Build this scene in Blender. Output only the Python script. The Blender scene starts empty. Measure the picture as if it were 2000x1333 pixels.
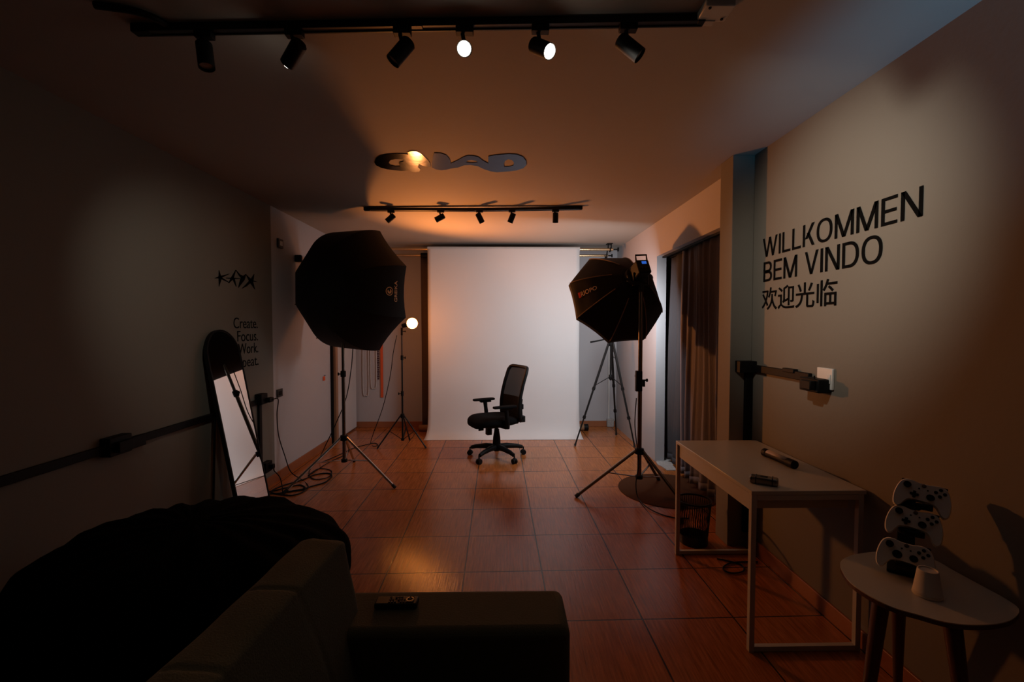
import bpy, math, random
from mathutils import Vector, Matrix, noise

random.seed(7)
sc = bpy.context.scene
COL = sc.collection
V = Vector
PI = math.pi

# ------------------------------------------------------------------ camera
F, EYE = 889.0, V((0, 0, 1.45))
cam_d = bpy.data.cameras.new('camera')
cam_d.sensor_width = 36.0
cam_d.lens = F * 36.0 / 2000.0
cam_d.clip_start = 0.02
cam = bpy.data.objects.new('camera', cam_d)
COL.objects.link(cam)
cam.location = EYE
YAW, PITCH = math.atan(15 / F), math.atan(29.5 / F)
cam.rotation_euler = (PI / 2 - PITCH, 0, -YAW)
sc.camera = cam

# ------------------------------------------------------------------ world, exposure
sc.view_settings.view_transform = 'Standard'
sc.view_settings.look = 'None'
sc.view_settings.exposure = -0.12
sc.view_settings.gamma = 1.0
sc.view_settings.use_curve_mapping = False
sc.cycles.diffuse_bounces = 2
w = bpy.data.worlds.new('teal_ambient')  # weak teal fill added for the shadows, entering at the open rear
sc.world = w
w.use_nodes = True
w.node_tree.nodes['Background'].inputs['Color'].default_value = (0.35, 0.9, 0.75, 1)
w.node_tree.nodes['Background'].inputs['Strength'].default_value = 0.0035

# strengths of the lamps standing in the room (their meshes are built further down)
GLOBE_COL, GLOBE_E = (1.0, 0.29, 0.042), 46.0
GLOBE_BEAM = 172.0
SOFT_COL, SOFT_E = (0.87, 0.94, 1.0), 12.0
SPOT_COL, SPOT_E = (1.0, 0.90, 0.76), 14.0

# bluish light from an unseen source behind the camera, raking along the ceiling by the right wall
bl = bpy.data.lights.new('blue_rear_light', 'SPOT')
bl.color = (0.12, 0.55, 0.95)
bl.energy = 120
bl.spot_size = math.radians(34)
bl.spot_blend = 1.0
bl.shadow_soft_size = 0.03
blo = bpy.data.objects.new('blue_rear_light', bl)
COL.objects.link(blo)
blo.location = (1.29, -.62, .95)
blo.rotation_euler = (V((1.46, 1.55, 2.55)) - V(blo.location)).to_track_quat('-Z', 'Y').to_euler()


def ray(px, py):
    fw = V((math.sin(YAW) * math.cos(PITCH), math.cos(YAW) * math.cos(PITCH), -math.sin(PITCH)))
    rt = V((math.cos(YAW), -math.sin(YAW), 0))
    up = rt.cross(fw)
    return fw + rt * ((px - 1000) / F) + up * ((666.5 - py) / F)


def on(ax, v, px, py):
    "point of the plane (axis ax = v) a line of sight meets"
    d = ray(px, py)
    return EYE + d * ((v - EYE[ax]) / d[ax])


# ------------------------------------------------------------------ materials
def mat(name, col, rough=0.5, metal=0.0, var=0.06, scale=8.0, bump=0.0, bscale=60.0, emit=None, es=0.0, sheen=0.0, spec=0.5, aniso=None):
    m = bpy.data.materials.new(name)
    m.use_nodes = True
    nt = m.node_tree
    N, L = nt.nodes, nt.links
    b = N['Principled BSDF']
    tc = N.new('ShaderNodeTexCoord')
    src = tc.outputs['Object']
    if aniso:
        mp = N.new('ShaderNodeMapping')
        mp.inputs['Scale'].default_value = aniso
        L.new(src, mp.inputs['Vector'])
        src = mp.outputs['Vector']
    nz = N.new('ShaderNodeTexNoise')
    nz.inputs['Scale'].default_value = scale
    nz.inputs['Detail'].default_value = 5
    L.new(src, nz.inputs['Vector'])
    mx = N.new('ShaderNodeMix')
    mx.data_type = 'RGBA'
    a = [max(0, c * (1 - var)) for c in col]
    c2 = [min(1, c * (1 + var)) for c in col]
    mx.inputs[6].default_value = (*a, 1)
    mx.inputs[7].default_value = (*c2, 1)
    L.new(nz.outputs['Fac'], mx.inputs[0])
    L.new(mx.outputs[2], b.inputs['Base Color'])
    b.inputs['Roughness'].default_value = rough
    b.inputs['Metallic'].default_value = metal
    b.inputs['Specular IOR Level'].default_value = spec
    if sheen:
        b.inputs['Sheen Weight'].default_value = sheen
    if bump:
        n2 = N.new('ShaderNodeTexNoise')
        n2.inputs['Scale'].default_value = bscale
        n2.inputs['Detail'].default_value = 4
        L.new(src, n2.inputs['Vector'])
        bp = N.new('ShaderNodeBump')
        bp.inputs['Strength'].default_value = bump
        bp.inputs['Distance'].default_value = 0.01
        L.new(n2.outputs['Fac'], bp.inputs['Height'])
        L.new(bp.outputs['Normal'], b.inputs['Normal'])
    if emit:
        b.inputs['Emission Color'].default_value = (*emit, 1)
        b.inputs['Emission Strength'].default_value = es
    return m


def floor_mat():
    m = bpy.data.materials.new('floor_tiles')
    m.use_nodes = True
    nt = m.node_tree
    N, L = nt.nodes, nt.links
    b = N['Principled BSDF']
    tc = N.new('ShaderNodeTexCoord')
    mp = N.new('ShaderNodeMapping')
    mp.inputs['Location'].default_value = (0.193 + 0.455 * 10, -2.18 + 0.46 * 20, 0)
    mp.inputs['Rotation'].default_value = (0, 0, math.radians(-0.9))
    L.new(tc.outputs['Object'], mp.inputs['Vector'])
    br = N.new('ShaderNodeTexBrick')
    br.offset = 0
    br.squash = 1
    br.inputs['Scale'].default_value = 1
    br.inputs['Brick Width'].default_value = 0.455
    br.inputs['Row Height'].default_value = 0.46
    br.inputs['Mortar Size'].default_value = 0.0042
    br.inputs['Mortar Smooth'].default_value = 0.2
    br.inputs['Bias'].default_value = 0
    br.inputs['Color1'].default_value = (0.42, 0.128, 0.032, 1)
    br.inputs['Color2'].default_value = (0.50, 0.165, 0.043, 1)
    br.inputs['Mortar'].default_value = (0.045, 0.02, 0.012, 1)
    L.new(mp.outputs['Vector'], br.inputs['Vector'])
    # wood-like grain running along the room
    g = N.new('ShaderNodeMapping')
    g.inputs['Scale'].default_value = (95, 5, 1)
    L.new(tc.outputs['Object'], g.inputs['Vector'])
    nz = N.new('ShaderNodeTexNoise')
    nz.inputs['Scale'].default_value = 1
    nz.inputs['Detail'].default_value = 6
    nz.inputs['Roughness'].default_value = 0.65
    L.new(g.outputs['Vector'], nz.inputs['Vector'])
    ramp = N.new('ShaderNodeValToRGB')
    ramp.color_ramp.elements[0].position = 0.3
    ramp.color_ramp.elements[0].color = (0.5, 0.48, 0.46, 1)
    ramp.color_ramp.elements[1].position = 0.7
    ramp.color_ramp.elements[1].color = (1.25, 1.25, 1.25, 1)
    L.new(nz.outputs['Fac'], ramp.inputs['Fac'])
    mul = N.new('ShaderNodeMix')
    mul.data_type = 'RGBA'
    mul.blend_type = 'MULTIPLY'
    mul.inputs[0].default_value = 1
    L.new(br.outputs['Color'], mul.inputs[6])
    L.new(ramp.outputs['Color'], mul.inputs[7])
    L.new(mul.outputs[2], b.inputs['Base Color'])
    b.inputs['Roughness'].default_value = 0.185
    b.inputs['Specular IOR Level'].default_value = 0.42
    b1 = N.new('ShaderNodeBump')
    b1.inputs['Strength'].default_value = 0.5
    b1.inputs['Distance'].default_value = 0.002
    L.new(nz.outputs['Fac'], b1.inputs['Height'])
    b2 = N.new('ShaderNodeBump')
    b2.invert = True
    b2.inputs['Strength'].default_value = 0.8
    b2.inputs['Distance'].default_value = 0.003
    L.new(br.outputs['Fac'], b2.inputs['Height'])
    L.new(b1.outputs['Normal'], b2.inputs['Normal'])
    L.new(b2.outputs['Normal'], b.inputs['Normal'])
    return m


M = {}
M['floor'] = floor_mat()
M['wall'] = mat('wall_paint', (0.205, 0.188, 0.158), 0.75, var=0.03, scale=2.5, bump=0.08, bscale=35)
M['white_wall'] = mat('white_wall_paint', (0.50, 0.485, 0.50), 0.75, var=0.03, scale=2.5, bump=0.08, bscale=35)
M['ceiling'] = mat('ceiling_paint', (0.42, 0.385, 0.34), 0.8, var=0.04, scale=2, bump=0.12, bscale=14)
M['skirting'] = mat('terracotta_skirting', (0.34, 0.12, 0.05), 0.4, var=0.2, scale=6)
M['black'] = mat('black_plastic', (0.006, 0.006, 0.0065), 0.55, spec=0.18)
M['blackm'] = mat('black_metal', (0.008, 0.008, 0.008), 0.4, 0.2, spec=0.35)
M['vinyl'] = mat('black_vinyl', (0.004, 0.004, 0.004), 0.9, spec=0.04)
M['nylon'] = mat('black_nylon', (0.006, 0.006, 0.0065), 0.75, bump=0.25, bscale=9, spec=0.25)
M['piping'] = mat('grey_brown_piping', (0.20, 0.13, 0.085), 0.7)
M['chrome'] = mat('polished_steel', (0.5, 0.5, 0.48), 0.22, 1.0)
M['brass'] = mat('pale_brass', (0.72, 0.55, 0.33), 0.25, 1.0)
M['dsteel'] = mat('dark_steel', (0.20, 0.175, 0.15), 0.27, 0.95)
M['paper'] = mat('white_paper', (0.80, 0.80, 0.80), 0.85, var=0.02, scale=1.5, bump=0.35, bscale=2.2)
M['brownpaper'] = mat('brown_paper', (0.075, 0.045, 0.028), 0.8)
M['card'] = mat('cardboard_tube', (0.30, 0.15, 0.07), 0.7)
M['white'] = mat('white_plastic', (0.72, 0.72, 0.70), 0.35)
M['laminate'] = mat('white_laminate', (0.58, 0.575, 0.52), 0.28, var=0.02)
M['whitemetal'] = mat('white_metal', (0.55, 0.54, 0.5), 0.4)
M['door'] = mat('door_paint', (0.66, 0.63, 0.62), 0.45)
M['wood'] = mat('door_frame_wood', (0.36, 0.2, 0.11), 0.5, var=0.3, scale=4, aniso=(30, 30, 1))
M['darkwood'] = mat('stained_wood', (0.10, 0.045, 0.022), 0.4, var=0.35, scale=4, aniso=(30, 30, 2))
M['bean'] = mat('black_fabric', (0.002, 0.002, 0.0022), 0.95, bump=0.3, bscale=25, spec=0.03)
M['sofa'] = mat('olive_upholstery', (0.088, 0.080, 0.044), 0.9, bump=0.25, bscale=220, sheen=0.1, spec=0.15)
M['curtain_grey'] = mat('grey_curtain', (0.20, 0.19, 0.215), 0.9, bump=0.3, bscale=160, spec=0.2, aniso=(1, 1, 0.15))
M['curtain_dark'] = mat('charcoal_curtain', (0.06, 0.062, 0.07), 0.9, bump=0.3, bscale=160, spec=0.2, aniso=(1, 1, 0.15))
M['rug'] = mat('brown_rug', (0.085, 0.035, 0.016), 0.95, bump=0.6, bscale=300, spec=0.1)
M['plaster'] = mat('bare_plaster', (0.42, 0.39, 0.37), 0.9, var=0.4, scale=40, bump=0.6, bscale=70)
M['rubber'] = mat('black_rubber', (0.01, 0.01, 0.01), 0.7)
M['seatfab'] = mat('black_seat_fabric', (0.005, 0.005, 0.0055), 0.95, bump=0.2, bscale=300, spec=0.1)
M['mirror'] = mat('mirror_glass', (0.86, 0.86, 0.86), 0.015, 1.0, var=0.0)
M['ceilmirror'] = mat('brushed_mirror_acrylic', (0.075, 0.082, 0.095), 0.12, 1.0, var=0.05, bump=0.05, bscale=12)
M['gold'] = mat('gold_print', (0.85, 0.48, 0.2), 0.5)
M['redprint'] = mat('red_print', (0.9, 0.06, 0.04), 0.5)
M['greyprint'] = mat('pale_print', (0.8, 0.6, 0.45), 0.5)
M['orange'] = mat('orange_webbing', (0.75, 0.11, 0.025), 0.7)
M['chain'] = mat('dark_webbing', (0.07, 0.03, 0.04), 0.7)
M['whitecord'] = mat('white_cord', (0.6, 0.57, 0.55), 0.6)
M['darkplate'] = mat('dark_switch_plate', (0.02, 0.02, 0.021), 0.4)
M['pad_white'] = mat('controller_white', (0.80, 0.80, 0.77), 0.42)
M['smoke'] = mat('smoked_diffuser', (0.5, 0.42, 0.36), 0.4)
M['cup'] = mat('paper_cup', (0.7, 0.66, 0.6), 0.7)
M['dif_off'] = mat('white_diffuser', (0.7, 0.7, 0.7), 0.8)
M['dif_on'] = mat('lit_diffuser', (0.7, 0.7, 0.7), 0.8, emit=SOFT_COL, es=SOFT_E)
M['globe'] = mat('lit_globe', (0.8, 0.7, 0.6), 0.5, emit=GLOBE_COL, es=GLOBE_E)
M['spot_on'] = mat('lit_lamp_lens', (0.8, 0.8, 0.8), 0.5, emit=SPOT_COL, es=SPOT_E)
M['lens'] = mat('unlit_lamp_lens', (0.45, 0.43, 0.38), 0.3)
M['screen'] = mat('blue_display', (0.01, 0.02, 0.05), 0.3, emit=(0.03, 0.16, 0.75), es=0.7)

M['ceilmirror'].node_tree.nodes['Principled BSDF'].inputs['Specular Tint'].default_value = (.60, .60, .64, 1)

# mesh backrest fabric: a fine see-through net
mm = mat('backrest_net', (0.02, 0.018, 0.016), 0.9, spec=0.2)
nt = mm.node_tree
tr = nt.nodes.new('ShaderNodeBsdfTransparent')
mxs = nt.nodes.new('ShaderNodeMixShader')
mxs.inputs[0].default_value = 0.95
out = nt.nodes['Material Output']
nt.links.new(tr.outputs[0], mxs.inputs[1])
nt.links.new(nt.nodes['Principled BSDF'].outputs[0], mxs.inputs[2])
nt.links.new(mxs.outputs[0], out.inputs['Surface'])
M['net'] = mm


# ------------------------------------------------------------------ mesh building
def wm(o):
    m = Matrix.Identity(4)
    while o:
        m = o.matrix_basis @ m
        o = o.parent
    return m


def frame_of(axis, up=V((0, 0, 1))):
    a = V(axis).normalized()
    up = V(up)
    if abs(a.dot(up.normalized())) > 0.98:
        up = V((0, 1, 0)) if abs(a.y) < 0.9 else V((1, 0, 0))
    r = a.cross(up).normalized()
    return a, r, r.cross(a).normalized()


class MB:
    def __init__(s, T=None):
        s.v, s.f, s.T = [], [], T

    def add(s, vs, fs):
        n = len(s.v)
        s.v += [s.T @ V(p) if s.T else V(p) for p in vs]
        s.f += [tuple(i + n for i in f) for f in fs]
        return s

    def box(s, c, size, R=None):
        c = V(c)
        vs = []
        for k in range(8):
            p = V(((k & 1) - .5, ((k >> 1) & 1) - .5, ((k >> 2) & 1) - .5))
            p = V((p.x * size[0], p.y * size[1], p.z * size[2]))
            vs.append(c + (R @ p if R else p))
        return s.add(vs, [(0, 2, 3, 1), (4, 5, 7, 6), (0, 1, 5, 4), (2, 6, 7, 3), (0, 4, 6, 2), (1, 3, 7, 5)])

    def box2(s, a, b):
        a, b = V(a), V(b)
        return s.box((a + b) / 2, [abs(b[i] - a[i]) for i in range(3)])

    def bar(s, p, q, wd, ht, up=V((0, 0, 1))):
        "a rectangular bar from p to q"
        p, q = V(p), V(q)
        a, r, u = frame_of(q - p, up)
        R = Matrix((a, r, u)).transposed()
        return s.box((p + q) / 2, ((q - p).length, wd, ht), R)

    def tube(s, pts, r, seg=8, closed=False, caps=True):
        pts = [V(p) for p in pts]
        n = len(pts)
        rs = r if isinstance(r, (list, tuple)) else [r] * n
        vs, fs = [], []
        prev = None
        for i, p in enumerate(pts):
            if closed:
                t = pts[(i + 1) % n] - pts[i - 1]
            else:
                t = pts[min(i + 1, n - 1)] - pts[max(i - 1, 0)]
            if t.length < 1e-9:
                t = V((0, 0, 1))
            t.normalize()
            if prev is None:
                _, x, y = frame_of(t)
            else:
                x = prev - t * prev.dot(t)
                x = x.normalized() if x.length > 1e-6 else frame_of(t)[1]
                y = x.cross(t) * -1
            prev = x
            y = t.cross(x)
            for k in range(seg):
                a = 2 * PI * k / seg
                vs.append(p + (x * math.cos(a) + y * math.sin(a)) * rs[i])
        rng = n if closed else n - 1
        for i in range(rng):
            j = (i + 1) % n
            for k in range(seg):
                l = (k + 1) % seg
                fs.append((i * seg + k, i * seg + l, j * seg + l, j * seg + k))
        if caps and not closed:
            fs.append(tuple(reversed(range(seg))))
            fs.append(tuple((n - 1) * seg + k for k in range(seg)))
        return s.add(vs, fs)

    def cyl(s, p, q, r0, r1=None, seg=16):
        return s.tube([p, q], [r0, r0 if r1 is None else r1], seg)

    def lathe(s, prof, o=(0, 0, 0), axis=(0, 0, 1), seg=24, c0=False, c1=False, sx=1.0, sy=1.0):
        o = V(o)
        a, r, u = frame_of(axis)
        vs, fs = [], []
        for (rad, h) in prof:
            for k in range(seg):
                t = 2 * PI * k / seg
                vs.append(o + a * h + (r * math.cos(t) * sx + u * math.sin(t) * sy) * rad)
        n = len(prof)
        for i in range(n - 1):
            for k in range(seg):
                l = (k + 1) % seg
                fs.append((i * seg + k, i * seg + l, (i + 1) * seg + l, (i + 1) * seg + k))
        if c0:
            fs.append(tuple(reversed(range(seg))))
        if c1:
            fs.append(tuple((n - 1) * seg + k for k in range(seg)))
        return s.add(vs, fs)

    def ball(s, c, r, sc3=(1, 1, 1), seg=16, rings=10):
        c = V(c)
        vs, fs = [], []
        for i in range(rings + 1):
            ph = PI * i / rings
            for k in range(seg):
                t = 2 * PI * k / seg
                vs.append(c + V((math.sin(ph) * math.cos(t) * sc3[0], math.sin(ph) * math.sin(t) * sc3[1], math.cos(ph) * sc3[2])) * r)
        for i in range(rings):
            for k in range(seg):
                l = (k + 1) % seg
                fs.append((i * seg + k, (i + 1) * seg + k, (i + 1) * seg + l, i * seg + l))
        return s.add(vs, fs)

    def sheet(s, fn, nu, nv):
        vs = [fn(i / nu, j / nv) for j in range(nv + 1) for i in range(nu + 1)]
        fs = []
        for j in range(nv):
            for i in range(nu):
                a = j * (nu + 1) + i
                fs.append((a, a + 1, a + nu + 2, a + nu + 1))
        return s.add(vs, fs)

    def prism(s, loop, vec):
        "extrude a flat loop of points along vec"
        loop = [V(p) for p in loop]
        n = len(loop)
        vs = loop + [p + V(vec) for p in loop]
        fs = [tuple(reversed(range(n))), tuple(range(n, 2 * n))]
        fs += [(i, (i + 1) % n, n + (i + 1) % n, n + i) for i in range(n)]
        return s.add(vs, fs)

    def flat(s, data, fn):
        "2-D shape data (from glyphs or outline) laid on a surface by fn(x, y, z)"
        vs, fs = data
        return s.add([fn(*p) for p in vs], fs)

    def build(s, name, m, parent=None, smooth=True, bevel=0.0, bseg=2, sub=0, angle=35, solid=0.0, weld=True):
        me = bpy.data.meshes.new(name)
        inv = wm(parent).inverted() if parent else Matrix.Identity(4)
        me.from_pydata([inv @ p for p in s.v], [], s.f)
        import bmesh
        b = bmesh.new()
        b.from_mesh(me)
        if weld:
            bmesh.ops.remove_doubles(b, verts=b.verts, dist=1e-6)
        bmesh.ops.recalc_face_normals(b, faces=b.faces)
        b.to_mesh(me)
        b.free()
        me.materials.append(m if not isinstance(m, str) else M[m])
        if smooth:
            for p in me.polygons:
                p.use_smooth = True
            me.set_sharp_from_angle(angle=math.radians(angle))
        o = bpy.data.objects.new(name, me)
        COL.objects.link(o)
        o.parent = parent
        if solid:
            q = o.modifiers.new('thickness', 'SOLIDIFY')
            q.thickness = solid
            q.offset = 0
        if bevel:
            q = o.modifiers.new('bevel', 'BEVEL')
            q.width = bevel
            q.segments = bseg
            q.limit_method = 'ANGLE'
            q.angle_limit = math.radians(40)
        if sub:
            q = o.modifiers.new('smooth', 'SUBSURF')
            q.levels = q.render_levels = sub
        return o


def tag(o, label, cat, group=None, kind=None):
    o['label'] = label
    o['category'] = cat
    if group:
        o['group'] = group
    if kind:
        o['kind'] = kind
    return o


def thing(name, label, cat, loc, rz=0.0, group=None):
    o = bpy.data.objects.new(name, None)
    o.empty_display_size = 0.05
    COL.objects.link(o)
    o.location = loc
    o.rotation_euler = (0, 0, rz)
    return tag(o, label, cat, group)


def struct(o, label, cat):
    return tag(o, label, cat, None, 'structure')


def copy_tree(o, parent=None):
    c = o.copy()
    COL.objects.link(c)
    c.parent = parent
    for ch in list(o.children):
        copy_tree(ch, c)
    return c


def curve_mesh(cd):
    o = bpy.data.objects.new('glyphs', cd)
    COL.objects.link(o)
    me = bpy.data.meshes.new_from_object(o)
    data = ([v.co.copy() for v in me.vertices], [tuple(p.vertices) for p in me.polygons])
    bpy.data.objects.remove(o)
    bpy.data.curves.remove(cd)
    bpy.data.meshes.remove(me)
    return data


def glyphs(body, bold=0.0, ext=0.001, spacing=1.0):
    cd = bpy.data.curves.new('glyphs', 'FONT')
    cd.body = body
    cd.extrude = ext
    cd.offset = bold
    cd.space_character = spacing
    cd.resolution_u = 6
    return curve_mesh(cd)


def outline(loops, ext=0.001):
    cd = bpy.data.curves.new('glyphs', 'CURVE')
    cd.dimensions = '2D'
    cd.fill_mode = 'BOTH'
    cd.extrude = ext
    for lp in loops:
        sp = cd.splines.new('POLY')
        sp.points.add(len(lp) - 1)
        for i, p in enumerate(lp):
            sp.points[i].co = (p[0], p[1], 0, 1)
        sp.use_cyclic_u = True
    return curve_mesh(cd)


def extent(data):
    xs = [p[0] for p in data[0]]
    ys = [p[1] for p in data[0]]
    return min(xs), max(xs), min(ys), max(ys)


def smooth_path(pts, n=8):
    pts = [V(p) for p in pts]
    P = [pts[0]] + pts + [pts[-1]]
    r = []
    for i in range(1, len(P) - 2):
        a, b, c, d = P[i - 1], P[i], P[i + 1], P[i + 2]
        for k in range(n):
            t = k / n
            r.append(0.5 * ((2 * b) + (c - a) * t + (2 * a - 5 * b + 4 * c - d) * t * t + (3 * b - a - 3 * c + d) * t ** 3))
    r.append(P[-2])
    return r


def rounded(loop, n=3):
    "closed Catmull-Rom through 2-D points"
    m = len(loop)
    r = []
    for i in range(m):
        a, b, c, d = [V((*loop[(i + k - 1) % m][:2], 0)) for k in range(4)]
        for k in range(n):
            t = k / n
            p = 0.5 * ((2 * b) + (c - a) * t + (2 * a - 5 * b + 4 * c - d) * t * t + (3 * b - a - 3 * c + d) * t ** 3)
            r.append((p.x, p.y))
    return r


# ------------------------------------------------------------------ the room
XL, XR, YB, YF, ZC = -2.13, 1.61, 6.5, -1.5, 2.547
struct(MB().box2((XL - .12, YF, -.1), (2.7, YB + .12, 0)).build('floor', 'floor', smooth=False),
       'reddish brown wood-grain tiled floor with dark grout lines', 'floor')
struct(MB().box2((XL - .12, YF, ZC), (2.7, YB + .12, ZC + .1)).build('ceiling', 'ceiling', smooth=False),
       'plain painted ceiling carrying two black spotlight tracks', 'ceiling')
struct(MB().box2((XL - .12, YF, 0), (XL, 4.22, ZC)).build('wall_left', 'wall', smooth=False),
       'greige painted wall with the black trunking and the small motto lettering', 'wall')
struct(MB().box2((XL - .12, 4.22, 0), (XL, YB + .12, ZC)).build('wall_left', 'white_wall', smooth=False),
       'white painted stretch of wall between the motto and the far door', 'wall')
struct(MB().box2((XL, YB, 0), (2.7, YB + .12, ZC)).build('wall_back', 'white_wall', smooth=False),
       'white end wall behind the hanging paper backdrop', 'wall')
OY0, OY1, OZ = 3.1, 4.80, 2.185
b = MB()
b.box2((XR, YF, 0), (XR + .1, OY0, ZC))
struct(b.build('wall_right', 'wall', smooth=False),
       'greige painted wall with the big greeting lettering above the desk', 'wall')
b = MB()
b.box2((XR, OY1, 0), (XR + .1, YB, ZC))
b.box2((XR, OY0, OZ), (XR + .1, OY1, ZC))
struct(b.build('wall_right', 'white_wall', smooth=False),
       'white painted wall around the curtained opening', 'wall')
b = MB()
b.box2((2.5, 2.6, 0), (2.6, 5.4, ZC))
b.box2((XR + .1, 2.5, 0), (2.6, 2.6, ZC))
b.box2((XR + .1, 5.4, 0), (2.6, 5.5, ZC))
struct(b.build('wall_alcove', 'wall', smooth=False), 'walls of the dark alcove behind the curtains', 'wall')
struct(MB().box2((1.468, 2.93, 0), (XR, 3.1, ZC)).build('wall_pillar', 'wall', smooth=False, bevel=.004),
       'narrow pillar jutting from the wall between curtain and desk', 'pillar')
SK = .083
b = MB().box2((XL, YF, 0), (XL + .012, 5.58, SK))
struct(b.build('baseboard_left', 'skirting', bevel=.003), 'terracotta tile skirting along the wall with the trunking', 'baseboard')
b = MB().box2((XL + .012, YB - .012, 0), (XR - .012, YB, SK))
struct(b.build('baseboard_back', 'skirting', bevel=.003), 'terracotta tile skirting under the end wall', 'baseboard')
b = MB().box2((XR - .012, YF, 0), (XR, 2.93, SK))
struct(b.build('baseboard_right', 'skirting', bevel=.003), 'terracotta tile skirting behind the white desk', 'baseboard')

# door at the end of the left wall, with its sliding rail
d = thing('door_1', 'white door at the far end of the wall, behind the light stands', 'door', (XL, 6.05, 0))
d['kind'] = 'structure'
MB().box2((XL + .002, 5.72, .02), (XL + .035, 6.45, 2.06)).build('door_leaf', 'door', d, bevel=.004)
MB().box2((XL + .002, 5.645, 0), (XL + .05, 5.715, 2.10)).build('door_frame', 'wood', d, bevel=.004)
MB().box2((XL + .002, 5.59, 0), (XL + .03, 5.62, 2.10)).build('door_seal', 'black', d)
MB().box2((XL + .01, 4.71, 2.115), (XL + .06, 6.45, 2.16)).build('door_rail', 'white', d, bevel=.004)
MB().box2((XL + .005, 4.67, 2.10), (XL + .07, 4.71, 2.17)).build('rail_cap', 'black', d, bevel=.006)

# bare plaster where the curtained opening meets the floor
lp = [on(2, 0, *p) for p in [(1281, 903), (1296, 893), (1308, 897), (1316, 912), (1322, 920), (1303, 920), (1292, 912), (1285, 909)]]
tag(MB().prism(lp, (0, 0, .007)).build('plaster_patch', 'plaster', smooth=False),
    'rough whitish plaster patch on the floor at the curtained opening', 'patch')

struct(MB().box2((.75, -.45, 0), (1.276, -.35, ZC)).build('light_blocker', 'wall', smooth=False),  # unseen panel added to cut the bluish light to a ceiling strip
       'added unseen panel behind the sofa that gives the bluish ceiling light a straight edge', 'wall')

# ------------------------------------------------------------------ lettering and marks on walls and ceiling


CUTS = {}


def block_glyphs(body, t=.126, gap=.115):
    "plain grotesque capitals built from straight bars and bowls, cap height 1"
    vs, fs = [], []

    def loop(p):
        n = len(p)
        k = len(vs)
        vs.extend([V((x, y, 0)) for x, y in p] + [V((x, y, .0008)) for x, y in p])
        fs.append(tuple(k + n + i for i in range(n)))
        fs.extend([(k + i, k + (i + 1) % n, k + n + (i + 1) % n, k + n + i) for i in range(n)])

    def bx(x0, y0, x1, y1):
        loop([(x0, y0), (x1, y0), (x1, y1), (x0, y1)])

    def dg(x0, y0, x1, y1, h):
        loop([(x0, y0), (x0 + h, y0), (x1 + h, y1), (x1, y1)])

    def arc(cx_, cy_, rx, ry, a0, a1, n=28, e=.86):
        f_ = lambda q: math.copysign(abs(q) ** e, q)
        for i in range(n):
            q0, q1 = math.radians(a0 + (a1 - a0) * i / n), math.radians(a0 + (a1 - a0) * (i + 1) / n)
            o = [(cx_ + rx * f_(math.cos(q)), cy_ + ry * f_(math.sin(q))) for q in (q0, q1)]
            r = [(cx_ + (rx - t) * f_(math.cos(q)), cy_ + (ry - t * .93) * f_(math.sin(q))) for q in (q1, q0)]
            loop(o + r)
    x = 0
    tv = t * .93
    for c in body:
        w_ = {'I': t, 'L': .53, 'K': .66, 'O': .80, 'M': .86, 'E': .57, 'N': .70, 'W': 1.06, 'B': .63, 'V': .74, 'D': .72, ' ': .22}[c]
        if c in 'ILKMENBD':
            bx(x, 0, x + t, 1)
        if c == 'L':
            bx(x + t, 0, x + w_, tv)
        if c == 'E':
            for y in (0, .5 - tv / 2, 1 - tv):
                bx(x + t, y, x + w_ - (.03 if .2 < y < .7 else 0), y + tv)
        if c == 'K':
            dg(x + t, .34, x + w_ - .16, 1, .155)
            dg(x + w_ - .14, 0, x + .22, .60, .15)
        if c == 'O':
            arc(x + w_ / 2, .5, w_ / 2, .515, 0, 360, 48)
        if c == 'M':
            bx(x + w_ - t, 0, x + w_, 1)
            dg(x + w_ / 2 - .075, 0, x + .0, 1, .145)
            dg(x + w_ / 2 - .075, 0, x + w_ - .145, 1, .145)
        if c == 'N':
            bx(x + w_ - t, 0, x + w_, 1)
            dg(x + w_ - .155, 0, x, 1, .155)
        if c == 'V':
            dg(x + w_ / 2 - .065, 0, x, 1, .13)
            dg(x + w_ / 2 - .065, 0, x + w_ - .13, 1, .13)
        if c == 'W':
            for a_, b_ in ((.235, 0), (.235, .47), (.70, .47), (.70, .94)):
                dg(x + a_, 0, x + b_, 1, .125)
        if c == 'D':
            bx(x + t, 0, x + .32, tv)
            bx(x + t, 1 - tv, x + .32, 1)
            arc(x + .30, .5, w_ - .30, .5, -90, 90)
        if c == 'B':
            for y0, y1, wd in ((0, .535, w_), (.465, 1, w_ - .03)):
                bx(x + t, y0, x + .34, y0 + tv)
                bx(x + t, y1 - tv, x + .34, y1)
                arc(x + .33, (y0 + y1) / 2, wd - .33, (y1 - y0) / 2, -90, 90, 16)
        x += w_ + gap
        CUTS.setdefault(body, []).append(x - gap / 2)
    return vs, fs


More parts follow.
